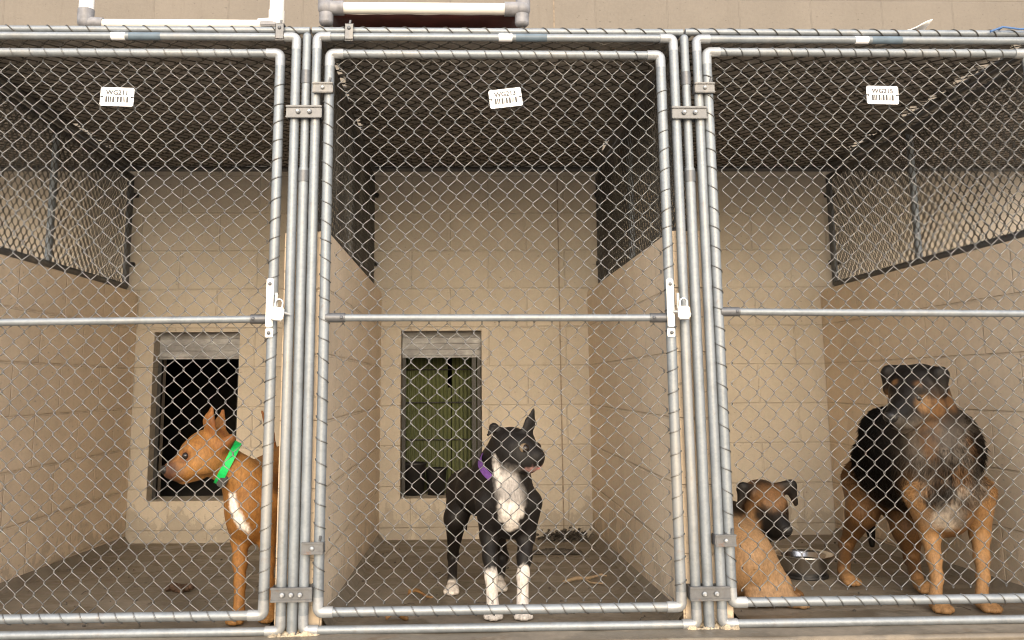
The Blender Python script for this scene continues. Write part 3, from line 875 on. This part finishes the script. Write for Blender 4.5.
def arr(v): return np.array(tuple(v), float)
class Dog:
    def __init__(s, name, root, label, cat='dog'):
        s.t = thing(name, root, label, cat); s.root = arr(root); s.p = []; s.patch = []
    def cone(s, a, b, ra, rb, col, k=.02, flat=None, spread=1.):
        s.p.append(('c', arr(a), arr(b), ra, rb, flat, k, col, spread))
    def chain(s, pts, rs, col, k=.015, cols=None):
        for i in range(len(pts) - 1):
            s.cone(pts[i], pts[i + 1], rs[i], rs[i + 1], cols[i] if cols else col, k)
    def ell(s, c, rad_, ax, col, k=.02):
        s.p.append(('e', arr(c), np.array([arr(a) for a in ax]), np.array(rad_, float), None, None, k, col, 1.))
    def dist(s, q, X):
        if q[0] == 'c':
            _, a, b, ra, rb, flat, k, col, _s = q
            ab = b - a; L = max(ab @ ab, 1e-9)
            t = np.clip(((X - a) @ ab) / L, 0, 1)
            v = X - (a + t[..., None] * ab)
            f = 1.
            if flat is not None:
                n, f = np.array(tuple(flat[0]), float), flat[1]
                v = v + (v @ n)[..., None] * n * (1 / f - 1)
            r = ra + (rb - ra) * t
            return (np.sqrt((v * v).sum(-1)) - r) * (f if f < 1 else 1) ** .5
        _, c, ax, rr, *_r = q
        v = (X - c) @ ax.T
        k0 = np.sqrt(((v / rr) ** 2).sum(-1)); k1 = np.sqrt(((v / rr ** 2) ** 2).sum(-1))
        return k0 * (k0 - 1) / np.maximum(k1, 1e-9)
    def reach(s, q):
        if q[0] == 'c':
            m = max(q[3], q[4]) ; return np.minimum(q[1], q[2]) - m, np.maximum(q[1], q[2]) + m
        m = q[3].max(); return q[1] - m, q[1] + m
    def build(s, h=.006, fur=0, flen=.015, furdir=(0, .3, -1), furcols=None, rough=.55, bumpy=.25, fuzz=(.25, .6), eps=.007, wiggle=.0):
        lo = np.min([s.reach(q)[0] for q in s.p], 0) - .03; hi = np.max([s.reach(q)[1] for q in s.p], 0) + .03
        n = np.ceil((hi - lo) / h).astype(int)
        D = np.full(n, .05, np.float64)
        gx = [lo[i] + np.arange(n[i]) * h for i in range(3)]
        for q in s.p:
            a, b = s.reach(q); pad = q[6] + 3 * h + .02
            sl = [slice(max(0, int((a[i] - pad - lo[i]) / h)), min(n[i], int((b[i] + pad - lo[i]) / h) + 2)) for i in range(3)]
            X = np.stack(np.meshgrid(*[gx[i][sl[i]] for i in range(3)], indexing='ij'), -1)
            d = s.dist(q, X); c = D[tuple(sl)]; k = q[6]
            hh = np.maximum(k - np.abs(c - d), 0) / k
            D[tuple(sl)] = np.minimum(c, d) - hh * hh * k * .25
        V, Fc = surface_nets(D, lo, h)
        s.V = V
        # relax once
        acc = np.zeros_like(V); cnt = np.zeros(len(V))
        for i in range(4):
            a, b = Fc[:, i], Fc[:, (i + 1) % 4]
            np.add.at(acc, a, V[b]); np.add.at(cnt, a, 1); np.add.at(acc, b, V[a]); np.add.at(cnt, b, 1)
        V = V * .5 + .5 * acc / cnt[:, None]
        C = s.colour(V, eps)
        me = bpy.data.meshes.new('body'); me.from_pydata((V - s.root).tolist(), [], Fc.tolist())
        me.polygons.foreach_set('use_smooth', [True] * len(Fc))
        me.update()
        ca = me.color_attributes.new('coat', 'FLOAT_COLOR', 'POINT')
        ca.data.foreach_set('color', np.concatenate([C, np.ones((len(C), 1))], 1).ravel())
        mt = NT('short coat')
        at_ = mt.n('ShaderNodeVertexColor', layer_name='coat').outputs[0]
        nz = mt.noise(150, 4, v=mt.mapping((1, 1, .35)), rough=.7); nb = mt.noise(28, 5, rough=.7)
        c = mt.mix(1., at_, mt.ramp(nz, [(.3, (.66,) * 3), (.7, (1.25,) * 3)]), 'MULTIPLY')
        c = mt.mix(.7, c, mt.ramp(nb, [(.3, (.74,) * 3), (.7, (1.18,) * 3)]), 'MULTIPLY')
        mt.set('Base Color', c); mt.set('Roughness', rough); mt.set('Normal', mt.bump(nz, bumpy, .004)); mt.set('Specular IOR Level', .22)
        me.materials.append(mt.m)
        o = bpy.data.objects.new('body', me); COL.objects.link(o); o.parent = s.t; ROOT[o.name] = Vector(s.root)
        s.body = o
        if fur:
            rnd = np.random.RandomState(5)
            fi = rnd.choice(len(Fc), fur)
            w = rnd.rand(fur, 4); w /= w.sum(1)[:, None]
            Pp = (V[Fc[fi]] * w[..., None]).sum(1)
            e1 = V[Fc[fi, 2]] - V[Fc[fi, 0]]; e2 = V[Fc[fi, 3]] - V[Fc[fi, 1]]
            N = np.cross(e1, e2); N /= np.maximum(np.linalg.norm(N, axis=1), 1e-9)[:, None]
            q_ = s.flen(Pp)
            keep = rnd.rand(fur) < np.clip(q_ * 2.2 - .15, 0, 1)
            fi, w, Pp, N, q_ = fi[keep], w[keep], Pp[keep], N[keep], q_[keep]; fur = len(Pp)
            fl = q_ * flen * (.6 + .8 * rnd.rand(fur))
            fd = np.array(furdir, float); fd /= np.linalg.norm(fd)
            T = fd - (N @ fd)[:, None] * N; T /= np.maximum(np.linalg.norm(T, axis=1), 1e-6)[:, None]
            T = T + .20 * rnd.randn(fur, 3)
            Dr = T * .9 + N * rnd.uniform(fuzz[0], fuzz[1], fur)[:, None]; Dr /= np.linalg.norm(Dr, axis=1)[:, None]
            S = np.cross(Dr, N); S /= np.maximum(np.linalg.norm(S, axis=1), 1e-9)[:, None]
            wd = (.0006 + .0006 * rnd.rand(fur))[:, None]
            b = Pp - N * .002
            A = b + S * wd; B = b - S * wd; m1 = b + Dr * fl[:, None] * .55; Tip = b + Dr * fl[:, None] + fd * (fl * .25)[:, None]
            VV = np.stack([A, B, m1 - S * wd * .8, Tip, m1 + S * wd * .8], 1).reshape(-1, 3)
            CC = s.colour(Pp, eps) * (.62 + .75 * rnd.rand(fur))[:, None]
            me2 = bpy.data.meshes.new('fur')
            me2.from_pydata((VV - s.root).tolist(), [], [(5 * i, 5 * i + 1, 5 * i + 2, 5 * i + 3, 5 * i + 4) for i in range(fur)])
            me2.update()
            ca = me2.color_attributes.new('coat', 'FLOAT_COLOR', 'POINT')
            CC = np.repeat(CC, 5, 0)
            ca.data.foreach_set('color', np.concatenate([CC, np.ones((len(CC), 1))], 1).ravel())
            fm = NT('hair'); fm.set('Base Color', fm.n('ShaderNodeVertexColor', layer_name='coat').outputs[0]); fm.set('Roughness', .7); fm.set('Specular IOR Level', .08)
            me2.materials.append(fm.m)
            o2 = bpy.data.objects.new('fur', me2); COL.objects.link(o2); o2.parent = s.t; ROOT[o2.name] = Vector(s.root)
        return o
    def flen(s, P): return np.ones(len(P))
    def colour(s, V, eps):
        W = []; 
        nzv = np.array([noise.noise(Vector(v) * 38) for v in V]) * .010 + np.array([noise.noise(Vector(v) * 110) for v in V]) * .006
        for q in s.p: W.append(s.dist(q, V))
        W = np.array(W); W = W - W.min(0)
        E = np.exp(-W / eps); E /= E.sum(0)
        C = E.T @ np.array([q[7] for q in s.p])
        for (c, r, col, soft, amt) in s.patch:
            if isinstance(c, tuple) and len(c) == 2:
                a, b = arr(c[0]), arr(c[1]); ab = b - a
                t = np.clip(((V - a) @ ab) / (ab @ ab), 0, 1); d = np.linalg.norm(V - (a + t[:, None] * ab), axis=1)
            else: d = np.linalg.norm(V - arr(c), axis=1)
            w = np.clip((r - d + nzv) / soft + .5, 0, 1)[:, None] * amt
            C = C * (1 - w) + np.array(col) * w
        return np.clip(C, 0, 1)
    # ---- head
    def head(s, c, fwd, up, S, cols, muzzle=.085, mw=1., stop=1.):
        F_ = Vector(fwd).normalized(); U_ = (Vector(up) - F_ * Vector(up).dot(F_)).normalized(); L_ = U_.cross(F_)
        c = Vector(c)
        H = lambda f, l, u: c + (F_ * f + L_ * l + U_ * u) * S
        s.H = H; s.HF, s.HL, s.HU = F_, L_, U_; s.S = S
        top, side, muz, jaw = cols
        s.ell(H(-.005, 0, .002), (.072 * S, .058 * S, .056 * S), (F_, L_, U_), top, .015)
        for l in (-1, 1):
            s.ell(H(.018, l * .033, -.022), (.045 * S, .026 * S, .036 * S), (F_, L_, U_), side, .02)
            s.cone(H(.040, l * .024, .022), H(.030, l * .034, .014), .017 * S, .014 * S, top, .016)
            s.cone(H(.055, l * .017, -.030), H(.055 + muzzle * .72, l * .013, -.032), .022 * S * mw, .016 * S * mw, muz, .012)   # lips
        s.cone(H(.045, 0, -.004), H(.055 + muzzle, 0, -.014), .031 * S * mw, .0215 * S * mw, muz, .016)
        s.cone(H(.035, 0, -.042), H(.045 + muzzle * .78, 0, -.047), .024 * S * mw, .0135 * S * mw, jaw, .010)
        return H
    def face(s, muzzle=.085, eye='eye', tongue=False, es=1., ep=(.057, .029, .007)):
        H = s.H; S = s.S
        nm = MB()
        Rm = Matrix((s.HF, s.HL, s.HU)).transposed()
        nm.ball(H(.073 + muzzle, 0, -.006), .0155 * S, .62, 1.05, .80, mat=Rm, n=16, m=10)
        nm.build('nose', M['nose'], s.t)
        for l in (-1, 1):
            e = MB(); e.ball(H(ep[0], l * ep[1], ep[2]), .0108 * S * es, n=14, m=10)
            e_ = e.build('eye', M[eye], s.t)
            if eye != 'eye':
                MB().ball(H(ep[0] + .0045, l * (ep[1] + .0005), ep[2]), .0098 * S * es, n=10, m=8).build('pupil', M['eye'], e_)
        if tongue:
            MB().ball(H(.052 + muzzle * .82, .008, -.043), .025 * S, 1.0, .75, .42, mat=Rm, n=14, m=9).build('tongue', M['tongue'], s.t)
    def paw(s, p, fwd, S, col, k=.008):
        f = Vector(fwd).normalized(); l = Vector((0, 0, 1)).cross(f)
        p = Vector(p)
        s.ell(p + Vector((0, 0, .018 * S)), (.034 * S, .026 * S, .019 * S), (f, l, Vector((0, 0, 1))), col, .012)
        for i, (fo, la) in enumerate(((.020, -.021), (.032, -.0075), (.032, .0075), (.020, .021))):
            q = p + f * fo * S + l * la * S + Vector((0, 0, .0125 * S))
            s.cone(q, q + f * .010 * S - Vector((0, 0, .002)), .0108 * S, .0092 * S, col, .0035)
        if not hasattr(s, 'cl'): s.cl = MB()
        for i, (fo, la) in enumerate(((.020, -.021), (.032, -.0075), (.032, .0075), (.020, .021))):
            q = p + f * (fo + .016) * S + l * la * S + Vector((0, 0, .012 * S))
            s.cl.tube([q, q + f * .008 * S - Vector((0, 0, .004))], [.0028, .001], 6)
    def claws(s):
        s.cl.build('claws', M['claw'], s.t)

def band(P, n_, r1, r2, width, mt, name, parent, axu, thick=.0025, n=40, arc=(0, 1)):
    """a flat collar: an elliptical band about the axis n_"""
    n_ = Vector(n_).normalized(); u = (Vector(axu) - n_ * Vector(axu).dot(n_)).normalized(); w = n_.cross(u)
    m = MB(); vs = []; fs = []
    full = arc == (0, 1)
    N_ = n if full else n + 1
    for j in range(N_):
        q = 2 * math.pi * (arc[0] + (arc[1] - arc[0]) * j / n)
        for (dr, dh) in ((0, -.5), (thick, -.5), (thick, .5), (0, .5)):
            vs.append(Vector(P) + u * math.cos(q) * (r1 + dr) + w * math.sin(q) * (r2 + dr) + n_ * dh * width)
    for j in range(n):
        a, b = j * 4, ((j + 1) % N_) * 4
        for k in range(4): fs.append((a + k, a + (k + 1) % 4, b + (k + 1) % 4, b + k))
    m.add(vs, fs, False)
    return m.build(name, mt, parent)

FZ = lambda y: SLOPE * max(0, y)
def ground(px, Y, lift=0.):
    p = at(px, 600, Y); return Vector((p.x, Y, FZ(Y) + lift))

# ---- orange dog
OR = (.235, .105, .027); OR2 = (.30, .15, .048); ORD = (.20, .08, .025); WH = (.74, .70, .64)
d = Dog('dog', (-.16, .35, 0), 'orange short haired dog with green collar looking left behind the left gate')
ch = at(251, 505, .29)
d.ell(ch, (.083, .105, .125), ((1, 0, 0), (0, 1, 0), (0, 0, 1)), OR, .04)
d.cone(at(250, 488, .34), (-.145, .66, .42), .082, .078, OR, .04)
d.cone((-.145, .66, .41), (-.145, .82, .42), .075, .078, OR, .04)
d.cone(at(247, 482, .29), at(218, 456, .235), .064, .050, OR, .04)
d.cone(at(240, 472, .25), at(212, 462, .22), .045, .045, OR2, .03)
d.head(at(206, 451, .21), (-.80, -.48, -.33), (-.30, -.05, 1), 1.18, (OR, OR2, OR, OR2), muzzle=.044, mw=1.12)
for b, m_, t_ in ((at(212, 436, .18), at(209, 421, .17), at(212, 408, .175)), (at(219, 438, .25), at(220, 424, .25), at(223, 411, .26))):
    d.cone(b, m_, .030, .026, OR, .012, flat=((.6, .8, 0), .4)); d.cone(m_, t_, .026, .009, ORD, .006, flat=((.6, .8, 0), .4))
d.cone(at(222, 446, .18), at(232, 438, .175), .022, .013, ORD, .01)
for s_, (sh, el, wr, pw) in enumerate((((242, 505, .25), (240, 538, .28), (240, 583, .205), 237), ((266, 505, .26), (267, 538, .29), (268, 583, .21), 269))):
    a, b, c_ = at(*sh), at(*el), at(*wr); pp = ground(pw, .145 + .02 * s_)
    if s_ == 1: a.x = min(a.x, -.115); b.x = min(b.x, -.100); c_.x = min(c_.x, -.09); pp.x = min(pp.x, -.093)
    d.chain([a, b, (b * .45 + c_ * .55), c_, pp + Vector((0, .03, .035))], [.050, .028, .0215, .0165, .019], OR, .018)
    d.paw(pp + Vector((0, .01, 0)), (-.1, -1, 0), .95, OR2)
for hx in (-.185, -.105):
    d.chain([(hx, .80, .40), (hx, .72, .27), (hx, .88, .14), (hx, .84, .01)], [.070, .040, .017, .019], OR, .025)
    d.paw((hx, .82, FZ(.82)), (0, -1, 0), .9, OR2)
d.chain([(-.145, .86, .45), at(275, 462, .84), at(270, 434, .84), at(262, 411, .84)], [.026, .020, .015, .005], ORD, .015)
d.patch += [((at(231, 498, .20), at(243, 528, .19)), .016, WH, .012, 1.), (at(246, 535, .18), .024, WH, .014, 1.),
            (d.H(.105, 0, -.02), .044, (.055, .024, .017), .030, .9), (d.H(.06, -.03, .006), .018, (.12, .04, .015), .012, .8), (d.H(.06, .03, .006), .018, (.12, .04, .015), .012, .8),
            (d.H(.02, -.04, -.02), .03, OR2, .03, .5), ((at(211, 432, .14), at(210, 420, .14)), .020, (.16, .055, .02), .016, .7), ((at(221, 434, .2), at(222, 422, .21)), .016, (.16, .055, .02), .016, .7), ((at(228, 446, .15), at(226, 452, .14)), .012, (.14, .05, .02), .02, .5)]
d.build(.005); d.face(.044, es=.95, ep=(.060, .029, .009)); 
cp = at(228, 463, .242)
cn = at(214, 459, .225) - at(244, 474, .275)
cn = Vector((-.86, -.18, .42))
cb = band(cp, cn, .071, .060, .025, M['green'], 'collar', d.t, (0, 0, 1))
m = MB(); q = at(223, 481, .20); m.box((-.014, -.010, -.020), (.014, .008, .020), .004, Matrix.Translation(q) @ Matrix.Rotation(.5, 4, 'Y')); m.build('buckle', M['black'], cb)

# ---- black and white dog
BK = (.010, .0085, .008); BK2 = (.022, .017, .014); WB = (.60, .55, .50)
d = Dog('dog', (.64, .35, 0), 'black and white dog with one upright ear looking right behind the middle gate')
d.ell(at(509, 500, .27), (.080, .105, .125), ((1, 0, 0), (0, 1, 0), (0, 0, 1)), BK, .04)
d.ell(at(507, 482, .25), (.066, .07, .085), ((1, 0, 0), (0, 1, 0), (0, 0, 1)), BK, .04)
d.cone(at(503, 492, .33), at(481, 492, .52), .090, .080, BK, .04)
d.cone(at(481, 490, .52), at(467, 488, .68), .074, .074, BK, .04)
d.cone(at(505, 478, .28), at(510, 454, .245), .066, .055, BK, .04)
d.cone(at(489, 474, .36), at(502, 450, .28), .062, .050, BK, .04)
d.head(at(513, 447, .225), (.72, -.68, -.13), (0, -.05, 1), 1.10, (BK, BK, BK, BK2), muzzle=.030, mw=1.40)
# upright ear, folded ear
d.cone(at(525, 437, .20), at(530, 423, .20), .025, .021, BK, .014, flat=((-.5, .8, 0), .42)); d.cone(at(530, 423, .20), at(534, 408, .205), .021, .005, BK, .006, flat=((-.5, .8, 0), .42))
d.cone(at(502, 434, .24), at(494, 427, .23), .018, .016, BK, .014, flat=((.1, .5, .8), .5)); d.cone(at(494, 427, .23), at(488, 435, .215), .015, .006, BK, .006, flat=((.4, .8, 0), .5))
for (sh, el, wr, pw, Y) in (((489, 503, .25), (489, 535, .27), (491, 576, .20), 493, .155), ((528, 503, .25), (526, 535, .27), (523, 576, .20), 523, .150)):
    a, b, c_ = at(*sh), at(*el), at(*wr); pp = ground(pw, Y)
    d.chain([a, b, (b * .45 + c_ * .55), c_, pp + Vector((0, .028, .035))], [.048, .029, .0225, .018, .020], BK, .018)
    d.paw(pp + Vector((0, .01, 0)), (0, -1, 0), 1.0, WB)
    d.patch += [((c_ + Vector((0, 0, -.01)), pp + Vector((0, -.01, .0))), .034 + .008 * (pw > 500), WB, .010, 1.), (pp + Vector((0, -.03, .01)), .05, WB, .01, 1.)]
for (hp, kn, hk, pw, Y) in (((464, 492, .67), (456, 518, .57), (453, 556, .70), 452, .56), ((484, 496, .69), (494, 520, .60), (503, 556, .72), 500, .60)):
    a, b, c_ = at(*hp), at(*kn), at(*hk); pp = ground(pw, Y)
    d.chain([a, b, c_, pp + Vector((0, .035, .03))], [.066, .040, .0175, .018], BK, .025)
    d.paw(pp + Vector((0, .0, 0)), (-.1, -1, 0), .95, WB)
    d.patch += [(pp + Vector((0, -.01, .01)), .045, WB, .012, 1.)]
d.chain([at(466, 478, .74), at(464, 500, .80), at(466, 530, .80)], [.022, .015, .006], BK, .015)
d.patch += [((at(507, 482, .16), at(513, 500, .16)), .046, (.33, .305, .285), .03, .95), ((at(503, 512, .15), at(519, 516, .15)), .036, WB, .016, 1.), (at(512, 528, .17), .030, WB, .014, 1.), (at(497, 522, .17), .022, WB, .012, 1.),
            (at(507, 478, .17), .020, (.38, .35, .32), .02, .8), ((at(495, 460, .20), at(498, 484, .17)), .014, WB, .01, .9),
            (d.H(.085, -.012, -.044), .022, (.50, .28, .26), .010, .95), (d.H(.085, .014, -.044), .020, (.50, .28, .26), .010, .95)]
d.build(.005); d.face(.030, eye='eye_pale', tongue=True, es=1.35, ep=(.064, .027, .010)); 
cp = at(502, 470, .275)
band(cp, Vector((.42, -.42, .80)), .081, .084, .024, M['purple'], 'collar', d.t, (1, 0, 0))

# ---- big shepherd
TN = (.145, .074, .03); TN2 = (.26, .145, .063); SB = (.0065, .0055, .005); GY = (.135, .11, .088); CR = (.50, .43, .35)
class Shep(Dog):
    def flen(s, P):
        z = P[:, 2]; f = np.clip((z - .22) / .25, .05, 1.1)
        dh = np.linalg.norm(P - arr(s.H(.03, 0, -.01)), axis=1) / s.S
        return np.minimum(f, np.clip((dh - .085) / .08, .16, 2))
d = Shep('dog', (2.02, .45, 0), 'large black and tan shepherd standing with chain collar behind the right gate')
d.ell(at(942, 490, .30), (.102, .125, .155), ((1, 0, 0), (0, 1, 0), (0, 0, 1)), TN, .05)
d.ell(at(940, 452, .29), (.105, .11, .13), ((1, 0, 0), (0, 1, 0), (0, 0, 1)), GY, .05)
d.cone(at(925, 470, .38), at(900, 478, .62), .120, .110, SB, .05)
d.cone(at(900, 476, .62), at(876, 482, .84), .108, .100, SB, .05)
d.cone(at(935, 445, .30), at(923, 402, .28), .110, .092, SB, .05)
d.ell(at(955, 446, .33), (.068, .09, .12), ((1, 0, 0), (0, 1, 0), (0, 0, 1)), SB, .05)
d.ell(at(893, 438, .45), (.095, .14, .11), ((1, 0, 0), (0, 1, 0), (0, 0, 1)), SB, .05)
d.ell(at(888, 462, .60), (.100, .18, .10), ((1, 0, 0), (0, 1, 0), (0, 0, 1)), SB, .05)
d.head(at(918, 391, .27), (-.76, -.54, -.36), (-.22, -.22, 1), 1.50, (SB, TN, SB, SB), muzzle=.066, mw=1.10)
H = d.H
for l, col in ((-1, SB), (1, SB)):
    d.cone(H(-.008, l * .040, .036), H(.000, l * .058, .040), .034, .028, col, .02, flat=((0, .9, .2), .6))
    d.cone(H(.000, l * .058, .040), H(.016, l * .066, .002), .028, .013, col, .012, flat=((0, .9, .2), .6))
for i, (sh, el, wr, pw, Y) in enumerate((((924, 498, .27), (930, 535, .30), (937, 577, .215), 940, .150), ((976, 494, .28), (980, 535, .30), (983, 577, .215), 987, .150))):
    a, b, c_ = at(*sh), at(*el), at(*wr); pp = ground(pw, Y)
    d.chain([a, b, (b * .45 + c_ * .55), c_, pp + Vector((0, .03, .035))], [.062, .031, .023, .0185, .021], TN2, .018)
    d.paw(pp + Vector((0, .01, 0)), (.15 * i, -1, 0), 1.12, TN2)
for (hp, kn, hk, pw, Y) in (((868, 484, .84), (862, 512, .72), (846, 545, .86), 850, .62), ((905, 500, .80), (908, 528, .62), (912, 560, .66), 924, .46)):
    a, b, c_ = at(*hp), at(*kn), at(*hk); pp = ground(pw, Y)
    d.chain([a, b, c_, pp + Vector((0, .04, .04))], [.100, .056, .023, .024], TN, .03)
    d.paw(pp, (.1, -1, 0), 1.15, TN2)
d.chain([at(870, 478, .95), at(868, 505, .98), at(872, 545, .94)], [.035, .032, .012], SB, .02)
d.patch += [
    ((at(915, 440, .20), at(950, 470, .17)), .075, GY, .05, .9), ((at(945, 492, .16), at(972, 494, .16)), .034, CR, .025, .9),
    (at(925, 462, .16), .045, SB, .03, .8), (at(957, 470, .16), .035, SB, .03, .75), (at(938, 438, .17), .028, TN, .03, .35), (at(958, 515, .16), .040, (.06, .05, .045), .03, .8),
    (at(915, 490, .18), .04, GY, .03, .8), ((at(875, 435, .7), at(900, 425, .45)), .10, SB, .03, 1.), (at(984, 462, .24), .055, SB, .03, .9), (at(893, 500, .45), .04, SB, .03, .6),
    (H(.045, .026, .034), .012, TN, .016, .8), (H(.045, -.026, .034), .012, TN, .016, .8), (H(.055, .032, .004), .022, SB, .018, .7),
    (H(.03, -.05, -.02), .040, TN, .02, .9), (H(.035, .05, -.022), .030, TN, .02, .8), (H(-.02, .05, -.05), .05, SB, .04, .8), (at(926, 404, .16), .028, TN2, .02, .7), (at(948, 402, .22), .032, TN, .03, .7), (at(905, 470, .2), .05, GY, .04, .8), (at(935, 525, .2), .05, GY, .04, .7), (at(950, 500, .14), .05, GY, .04, .6)]
rm = random.Random(11)
for _ in range(60):
    px = rm.uniform(902, 985); py = rm.uniform(428, 535)
    if py > 505 and not 925 < px < 972: continue
    cc = rm.choice((SB, SB, GY, CR if py > 462 and px > 940 else (.045, .036, .03), TN, (.10, .085, .07)))
    q0 = at(px, py, rm.uniform(.14, .22))
    d.patch.append(((q0, q0 + Vector((rm.uniform(-.02, .02), 0, -.035))), rm.uniform(.014, .03) + .012, cc, .022, rm.uniform(.5, .85)))
d.patch.append(((at(957, 494, .14), at(972, 491, .15)), .026, CR, .02, .9))
d.build(.0065, fur=95000, flen=.025, eps=.012); d.face(.066, es=.78, ep=(.058, .027, .007)); 
# chain collar made of links
m = MB(); cp = at(936, 436, .30); n_ = Vector((-.12, -.62, .78)).normalized(); u_ = Vector((1, 0, 0)); u_ = (u_ - n_ * u_.dot(n_)).normalized(); w_ = n_.cross(u_)
for j in range(44):
    q = 2 * math.pi * j / 44
    c_ = cp + u_ * math.cos(q) * .117 + w_ * math.sin(q) * .122
    tg = (-u_ * math.sin(q) + w_ * math.cos(q)); ot = n_ if j % 2 else (c_ - cp).normalized()
    m.tube([c_ + tg * .0105 * math.cos(a) + ot * .0058 * math.sin(a) for a in [2 * math.pi * i / 8 for i in range(9)]], .0019, 5, False)
m.build('chain_collar', M['chain'], d.t)

# ---- lying shepherd
TN2 = (.27, .165, .085)
d = Shep('dog', (1.46, .42, 0), 'tan and black shepherd lying curled beside the right gate post', 'dog')
d.flen = lambda P: np.minimum(np.clip((P[:, 2] - .0) / .12, .3, 1.), np.clip((np.linalg.norm(P - arr(d.H(.03, 0, -.01)), axis=1) / d.S - .085) / .08, .18, 2))
hc = at(752, 572, .36)
d.ell((1.455, .37, .125), (.105, .15, .125), ((1, 0, 0), (0, 1, 0), (0, 0, 1)), TN2, .05)
d.ell((1.435, .52, .17), (.095, .16, .13), ((1, 0, 0), (0, 1, 0), (0, 0, 1)), SB, .05)
d.cone((1.455, .58, .20), at(758, 525, .50), .085, .070, SB, .05)
d.head(at(764, 503, .44), (.17, -.86, -.40), (.05, -.38, 1), 1.26, (TN, TN, SB, SB), muzzle=.052, mw=1.10)
H = d.H
for l in (-1, 1):
    d.cone(H(-.005, l * .046, .040), H(.002, l * .072, .050), .024, .022, SB, .016, flat=((0, .9, .2), .55))
    d.cone(H(.002, l * .072, .050), H(.020, l * .086, .004), .022, .010, SB, .010, flat=((0, .9, .2), .55))
d.cone((1.47, .32, .12), (1.545, .285, .055), .085, .050, TN2, .04)
d.cone((1.54, .29, .045), (1.50, .25, .028), .040, .030, TN2, .03)
d.cone((1.45, .24, .028), (1.57, .25, .026), .027, .023, TN2, .015)
d.paw((1.585, .245, FZ(.25)), (1, -.2, 0), 1.05, TN2)
d.cone((1.50, .55, .12), (1.56, .50, .045), .045, .035, TN, .02)
d.cone((1.56, .50, .04), (1.625, .44, .022), .030, .024, TN, .02)
d.paw((1.635, .43, FZ(.4)), (.7, -.8, 0), 1.05, TN)
d.patch += [(H(-.03, 0, .05), .05, SB, .05, .6), (H(.05, 0, .022), .030, TN, .02, .6), (H(.10, 0, -.03), .062, SB, .02, 1.), (H(.05, 0, -.05), .05, SB, .02, 1.), (H(.03, -.045, -.02), .03, TN2, .02, .8),
            (H(.055, .03, .002), .030, SB, .018, .95), (H(.055, -.03, .002), .030, SB, .018, .95), (H(-.02, .045, -.02), .04, SB, .03, .8), (H(-.02, -.05, -.03), .05, SB, .03, .8), (H(-.02, 0, .055), .022, SB, .02, .7),
            (H(-.01, .072, .03), .035, SB, .012, .9), (H(-.01, -.072, .03), .035, SB, .012, .9)]
d.build(.006, fur=60000, flen=.008, eps=.010, fuzz=(.12, .3)); d.face(.052, es=.85); 

# ------------------------------------------------------------------ light
SUN_EL, SUN_AZ = rad(22), rad(0)
wd = bpy.data.worlds.new('World'); sc.world = wd; wd.use_nodes = True
nt = wd.node_tree; bg = nt.nodes['Background']
sky = nt.nodes.new('ShaderNodeTexSky'); sky.sky_type = 'NISHITA'; sky.sun_disc = False
sky.sun_elevation = SUN_EL
sky.air_density = 1.; sky.dust_density = 4.; sky.ozone_density = 1.
dirv = Vector((math.sin(SUN_AZ) * math.cos(SUN_EL), -math.cos(SUN_AZ) * math.cos(SUN_EL), math.sin(SUN_EL)))  # towards the sun
sky.sun_rotation = math.atan2(dirv.x, dirv.y)
nt.links.new(sky.outputs[0], bg.inputs[0]); bg.inputs[1].default_value = .12
sun_d = bpy.data.lights.new('sun', 'SUN'); sun_d.energy = 1.9; sun_d.angle = rad(178); sun_d.color = (1, .975, .945)
sun = bpy.data.objects.new('sun', sun_d); COL.objects.link(sun)
sun.rotation_euler = dirv.to_track_quat('Z', 'Y').to_euler()
sc.view_settings.view_transform = 'Standard'; sc.view_settings.look = 'None'; sc.view_settings.gamma = 1
sc.view_settings.use_curve_mapping = False
sc.view_settings.exposure = 1.18
sc.cycles.max_bounces = 8; sc.cycles.diffuse_bounces = 5
sc.cycles.use_denoising = True
sc.cycles.filter_width = 1.15
